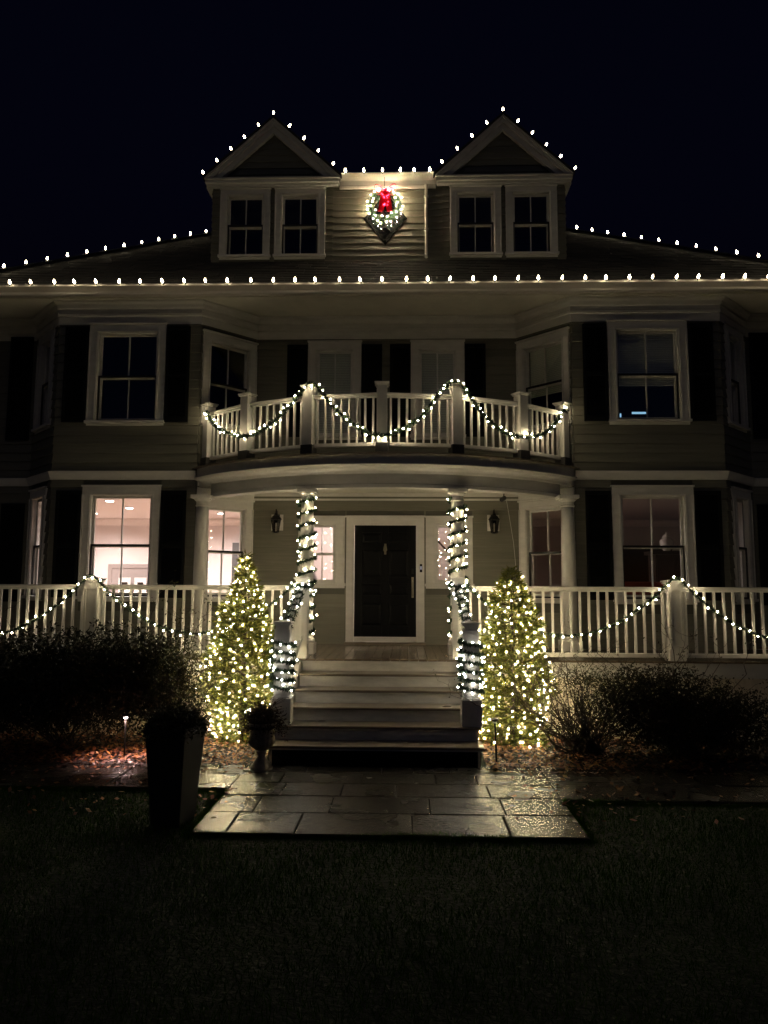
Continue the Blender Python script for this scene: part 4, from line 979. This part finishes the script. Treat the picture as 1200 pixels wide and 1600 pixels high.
# ------------------------------------------------------------------ path lights, planter, urn
def pathlight(x, y, h, lit, lab, tilt):
    T = thing('path_light', lab, 'path light', (x,y,0))
    obj('stake', MB().tube([(x,y,-.05),(x+tilt,y,h)],.011,8), 'iron', T)
    obj('head', MB().lathe((x+tilt,y,h-.01),[(.016,-.05),(.02,-.02),(.045,.0),(.052,.012),(.045,.022),(.012,.032)],14), 'iron', T)
    obj('lens', MB().lathe((x+tilt,y,h-.045),[(.022,0),(.026,.03)],12), 'path_lens' if lit else 'frosted', T)
    if lit:
        ld = bpy.data.lights.new('path_lamp','SPOT'); ld.energy = 62; ld.color = (1,.66,.62); ld.spot_size = R(125); ld.spot_blend = .6; ld.shadow_soft_size = .02
        lo = bpy.data.objects.new('lamp', ld); COL.objects.link(lo); lo.parent = T; lo.matrix_parent_inverse = WM[T].inverted(); lo.location = (x+tilt,y-.02,h-.055)
pathlight(-3.12, 9.17, .57, True, 'lit slim path light over red fallen leaves', .0)
pathlight(1.485, 9.05, .58, False, 'unlit slim path light standing before the rounded conifer', -.02)
T = thing('planter', 'tall dark square tapered planter with a withered plant', 'planter', (-1.79,6.95,0))
pm = MB(); ang = R(33)
prof = [(.205,-.03),(.21,.02),(.283,.78),(.30,.80),(.303,.865),(.28,.87),(.275,.80)]
for r_, z in prof:
    for k in range(4): a = ang+k*math.pi/2+math.pi/4*0; pm.v.append((-1.79+r_*math.cos(a), 6.95+r_*math.sin(a), z))
for i in range(len(prof)-1):
    for k in range(4): pm.f.append((i*4+k,i*4+(k+1)%4,(i+1)*4+(k+1)%4,(i+1)*4+k))
k4 = (len(prof)-1)*4; pm.f += [(3,2,1,0)]
PL = obj('pot', pm, 'planter_plastic', T, bevel=.008)
obj('soil', MB().box(-.185,.185,-.185,.185,.79,.81), 'mulch', T, Matrix.Translation((-1.79,6.95,0)) @ Matrix.Rotation(ang+math.pi/4,4,'Z'))
def mound(T, c, rx, rz, n, size, material, seed, droop=0):
    ng = np.random.default_rng(seed); d = unit(ng.normal(0,1,(n,3))); d[:,2] = np.abs(d[:,2])-droop*ng.uniform(0,1,n); r_ = ng.uniform(.35,1.08,n)*(1+.15*np.sin(d[:,0]*12+seed)+.1*np.sin(d[:,1]*17+d[:,2]*9))
    C = np.array(c)+d*np.array([rx,rx,rz])*r_[:,None]; u = unit(d+ng.normal(0,.7,(n,3))); v = unit(np.cross(u,ng.normal(0,1,(n,3)))); L = ng.uniform(.5,1.3,(n,1))*size
    quads('foliage', C, u*L, v*L*.4, material, T)
    tw = MB(); rg = random.Random(seed)
    for i in range(40):
        a = rg.uniform(0,6.28); e = rg.uniform(.2,1); tw.tube([c,(c[0]+rx*.5*math.cos(a),c[1]+rx*.5*math.sin(a),c[2]+rz*.7*e),(c[0]+rx*.98*math.cos(a),c[1]+rx*.98*math.sin(a),c[2]+rz*(1.1*e-.25*droop))],[.005,.004,.002],3)
    obj('stems', tw, 'twig', T)
mound(T, (-1.79,6.95,.84), .30, .24, 5200, .022, 'dark_leaf', 21, .35)
ux, uy = -1.33, 8.79
T = thing('urn', 'pedestal stone urn with a withered chrysanthemum at the foot of the steps', 'urn', (ux,uy,.02))
obj('foot', MB().lathe((ux,uy,.018),[(.13,0),(.135,.03),(.125,.045),(.11,.06),(.075,.11),(.05,.15),(.045,.18),(.062,.20),(.062,.215),(.045,.225)],24), 'urn_stone', T, smooth=True)
bl = MB(); n = 48; pr = [(.045,.225),(.08,.24),(.125,.275),(.15,.32),(.152,.36),(.14,.40),(.135,.47),(.15,.51),(.185,.535),(.188,.55),(.165,.55),(.15,.50)]
for r_, z in pr:
    for q in range(n): a = q*2*math.pi/n; f = 1+(.05*math.cos(a*16) if .25 < z < .38 else 0); bl.v.append((ux+r_*f*math.cos(a),uy+r_*f*math.sin(a),z+.018))
for i in range(len(pr)-1):
    for q in range(n): bl.f.append((i*n+q,i*n+(q+1)%n,(i+1)*n+(q+1)%n,(i+1)*n+q))
obj('bowl', bl, 'urn_stone', T, smooth=True)
obj('soil', MB().lathe((ux,uy,.50),[(.16,0),(.155,.03)],20), 'mulch', T)
mound(T, (ux,uy,.57), .27, .28, 4200, .018, 'dead_flower', 22, .7)

# ------------------------------------------------------------------ inside the rooms
def downlight(x, y, e, lab, col=(1,.89,.85), grp=None):
    T = thing('recessed_light', lab, 'ceiling light', (x,y,3.87), grp)
    obj('trim_ring', MB().lathe((x,y,3.855),[(.075,.016),(.095,.012),(.095,.0),(.075,.0)],20), 'trim', T)
    obj('lens', MB().lathe((x,y,3.847),[(.074,.0),(.074,.007)],20), 'downlight', T)
    ld = bpy.data.lights.new('recessed_lamp','SPOT'); ld.energy = e; ld.color = col; ld.spot_size = R(165); ld.spot_blend = 1; ld.shadow_soft_size = .06
    lo = bpy.data.objects.new('lamp', ld); COL.objects.link(lo); lo.parent = T; lo.matrix_parent_inverse = WM[T].inverted(); lo.location = (x,y,3.84)
def room_lamp(T, x, y, z, e, col=(1,.84,.78)):
    ld = bpy.data.lights.new('room_lamp','POINT'); ld.energy = e; ld.color = col; ld.shadow_soft_size = .12
    lo = bpy.data.objects.new('lamp', ld); COL.objects.link(lo); lo.parent = T; lo.matrix_parent_inverse = WM[T].inverted(); lo.location = (x,y,z)
for x, y in ((-5.52,14.15),(-5.62,15.45),(-3.9,14.15),(-3.9,16.6),(-6.9,16.6)):
    downlight(x, y, 760, 'round recessed ceiling light in the brightly lit front room', grp='recessed lights in the bright room')
def pendant(x, y, z, e, lab):
    T = thing('ceiling_lamp', lab, 'ceiling light', (x,y,z)); obj('rod', MB().tube([(x,y,z+.1),(x,y,3.87)],.008,6), 'brass', T)
    obj('shade', MB().lathe((x,y,z),[(.10,-.02),(.13,.0),(.10,.09),(.02,.10)],16), 'frosted', T); room_lamp(T, x, y, z-.2, e); return T
pendant(-.2, 16.2, 3.45, 230, 'glass ceiling lamp in the hall behind the sidelight windows')
# wall niche with three pictures
obj('wainscot', MB().box(-8.4,-2.5,18.04,18.098,1.12,1.75).box(-8.4,-2.5,18.0,18.04,1.75,1.80), 'room_ceiling', H)
T = thing('sideboard', 'pale mantel shelf below the three framed pictures', 'shelf', (-6.2,17.8,1.12))
obj('body', MB().box(-7.1,-5.3,17.72,18.03,1.12,1.98), 'room_ceiling', T); obj('top', MB().box(-7.15,-5.25,17.68,18.035,1.98,2.02), 'room_ceiling', T)
obj('back_panel', MB().box(-7.0,-5.4,18.05,18.09,2.02,2.62).box(-7.1,-7.0,18.03,18.09,2.02,2.72).box(-7.0,-5.3,18.03,18.09,2.62,2.72), 'taupe', T)
for i, x in enumerate((-6.62,-6.22,-5.84)):
    T = thing('picture_frame', 'small white framed picture standing on the shelf in the bright room', 'picture', (x,17.9,2.02), 'pictures on the shelf')
    c = MB().box(x-.15,x+.15,17.90,17.92,2.02,2.06).box(x-.15,x+.15,17.90,17.92,2.34,2.38).box(x-.15,x-.11,17.90,17.92,2.06,2.34).box(x+.11,x+.15,17.90,17.92,2.06,2.34)
    obj('frame', c, 'trim', T); obj('mat_board', MB().box(x-.11,x+.11,17.912,17.918,2.06,2.34), 'frosted', T); obj('print', MB().box(x-.075,x+.075,17.906,17.910,2.13,2.27), 'dark_wood', T)
T = thing('curtain', 'pale patterned curtain at the outer edge of the bright room window', 'curtain', (-5.7,13.0,1.2))
cm = MB(); pts = [(-5.98+.02*i, 12.98+.03*math.sin(i*1.4)+.02*i*0) for i in range(14)]
cm.v = [(x,y,1.25) for x,y in pts]+[(x,y,3.80) for x,y in pts]; k = len(pts); cm.f = [(i,i+1,k+i+1,k+i) for i in range(k-1)]
cu = obj('cloth', cm, 'cream_fabric', T); so_ = cu.modifiers.new('thick','SOLIDIFY'); so_.thickness = .006
T = thing('armchair', 'pale upholstered armchair seen through the bright angled window', 'chair', (-3.3,14.6,1.12))
obj('seat', MB().box(-3.65,-2.95,14.3,14.95,1.35,1.6), 'cream_fabric', T, bevel=.04); obj('backrest', MB().box(-3.65,-2.95,14.9,15.08,1.35,2.22), 'cream_fabric', T, bevel=.05)
for x in (-3.66,-3.0): obj('armrest', MB().box(x,x+.08,14.3,15.0,1.3,1.82), 'cream_fabric', T, bevel=.03)
for x in (-3.6,-3.0):
    for y in (14.35,14.95): obj('leg', MB().box(x-.02,x+.02,y-.02,y+.02,1.12,1.35), 'dark_wood', T)
T = thing('bookcase', 'dark tall cabinet inside the bright room near the angled window', 'cabinet', (-2.9,17.4,1.12))
obj('body', MB().box(-3.9,-2.95,17.75,18.05,1.12,3.25), 'dark_room', T); obj('door_panel', MB().box(-3.85,-3.45,17.73,17.75,1.2,3.2), 'dark_room', T); obj('door_panel', MB().box(-3.4,-3.0,17.73,17.75,1.2,3.2), 'dark_room', T)
# hall
T = thing('staircase', 'white indoor staircase with lit balusters behind a sidelight window', 'staircase', (1.3,16.5,1.12))
for i in range(10):
    z = 1.12+.22*i; obj('tread', MB().box(2.05-.2*(i+1),2.05-.2*i,16.4,17.4,z+.18,z+.22), 'dark_wood', T); obj('riser', MB().box(2.05-.2*i-.02,2.05-.2*i,16.4,17.4,z,z+.18), 'trim', T)
    for q in (.05,.15): obj('baluster', MB().box(2.05-.2*i-q-.012,2.05-.2*i-q+.012,16.42,16.444,z+.22,z+1.05), 'trim', T)
obj('handrail', MB().hexa([(2.1,16.39,2.13),(2.1,16.47,2.13),(.54,16.47,3.8),(.54,16.39,3.8),(2.1,16.39,2.19),(2.1,16.47,2.19),(.54,16.47,3.86),(.54,16.39,3.86)]), 'dark_wood', T)
obj('stringer', MB().extr([(2.08,16.385,1.12),(2.08,16.385,1.30),(.05,16.385,3.5),(.05,16.385,1.12)],(0,.012,0)), 'trim', T)
T = thing('string_lights', 'mini lights wound on the indoor staircase balusters', 'string lights', (1.3,16.4,2.2))
for i in range(44):
    t = rnd.random(); bulb(T, (2.05-1.6*t, 16.37, 1.36+1.75*t+rnd.uniform(.0,.75)), BULBI)
T = thing('picture_frame', 'orange wooden framed picture on the hall wall behind the sidelight', 'picture', (-1.3,18.05,2.6))
obj('frame', MB().box(-1.42,-1.02,18.06,18.095,2.55,2.62).box(-1.42,-1.02,18.06,18.095,2.98,3.05).box(-1.42,-1.35,18.06,18.095,2.62,2.98).box(-1.09,-1.02,18.06,18.095,2.62,2.98), 'orange_wood', T); obj('print', MB().box(-1.35,-1.09,18.085,18.093,2.62,2.98), 'dark_wood', T)
T = thing('tabletop_tree', 'small white flocked tree behind the sidelight window', 'tree', (-1.62,15.2,1.12))
obj('stand_table', MB().box(-1.9,-1.2,15.0,15.5,1.7,1.75), 'dark_wood', T)
for x in (-1.86,-1.24):
    for y in (15.04,15.46): obj('leg', MB().box(x-.025,x+.025,y-.025,y+.025,1.12,1.7), 'dark_wood', T)
n = 1600; t = rng.uniform(0,1,n)**.7; t = 1-t; a = rng.uniform(0,6.28,n); rr = .26*(1-t)+.01
C = np.stack([-1.58+rr*np.cos(a),15.25+rr*np.sin(a),1.76+.75*t],-1); u = unit(np.stack([np.cos(a),np.sin(a),rng.uniform(-.2,.6,n)],-1)); v = unit(np.cross(u,rng.normal(0,1,(n,3))))
quads('crown', C, u*.05, v*.012, 'white_flock', T); obj('trunk', MB().tube([(-1.58,15.25,1.75),(-1.58,15.25,2.48)],[.03,.005],6), 'bark', T)
# dim room
T = thing('vase', 'white lidded ceramic vase on the dark cabinet in the dim room', 'vase', (5.72,15.0,2.98))
vx, vy, vz = 5.74, 15.0, 2.93
obj('body', MB().lathe((vx,vy,vz),[(.06,0),(.075,.02),(.10,.06),(.135,.15),(.14,.20),(.10,.26),(.07,.28)],20), 'white_ceramic', T, smooth=True); obj('lid', MB().lathe((vx,vy,vz+.28),[(.085,0),(.085,.015),(.06,.05),(.02,.075),(.025,.095),(.01,.12)],20), 'white_ceramic', T, smooth=True)
T = thing('cabinet', 'dark wooden cabinet carrying the white vase', 'cabinet', (5.7,15.1,1.12))
obj('body', MB().box(5.45,6.2,14.85,15.3,1.12,2.86), 'dark_wood', T); obj('top', MB().box(5.38,6.27,14.80,15.34,2.86,2.93), 'dark_wood', T)
for x in (5.47,5.84): obj('door_panel', MB().box(x,x+.34,14.83,14.85,1.2,2.78), 'dark_wood', T)
T = thing('sofa', 'red upholstered sofa arm behind the dim room window', 'sofa', (4.75,14.4,1.12))
obj('seat', MB().box(4.35,5.35,14.2,14.9,1.3,1.62), 'red_fabric', T, bevel=.05); obj('backrest', MB().box(4.35,5.35,14.05,14.22,1.3,2.30), 'red_fabric', T, bevel=.07)
for x in (4.3,5.32): obj('armrest', MB().box(x,x+.12,14.1,14.9,1.25,1.85), 'red_fabric', T, bevel=.04)
T = thing('doorway_panel', 'dark open cupboard on the back wall of the dim room', 'cupboard', (5.9,18,1.12)); obj('frame', MB().box(5.6,6.9,17.9,18.08,1.12,3.2), 'dark_wood', T); obj('door_panel', MB().box(5.7,6.2,17.87,17.9,1.2,3.1), 'dark_wood', T)
# glowing screen upstairs
T = thing('television', 'small glowing blue screen behind the upper window with blinds', 'television', (4.8,13.4,5.2))
obj('case', MB().box(4.36,5.05,13.50,13.54,5.12,5.50), 'iron', T); obj('screen', MB().box(4.64,4.92,13.494,13.499,5.440,5.478), 'screen_glow', T); obj('status_panel', MB().box(4.385,4.44,13.494,13.499,5.35,5.45), 'screen_glow', T)
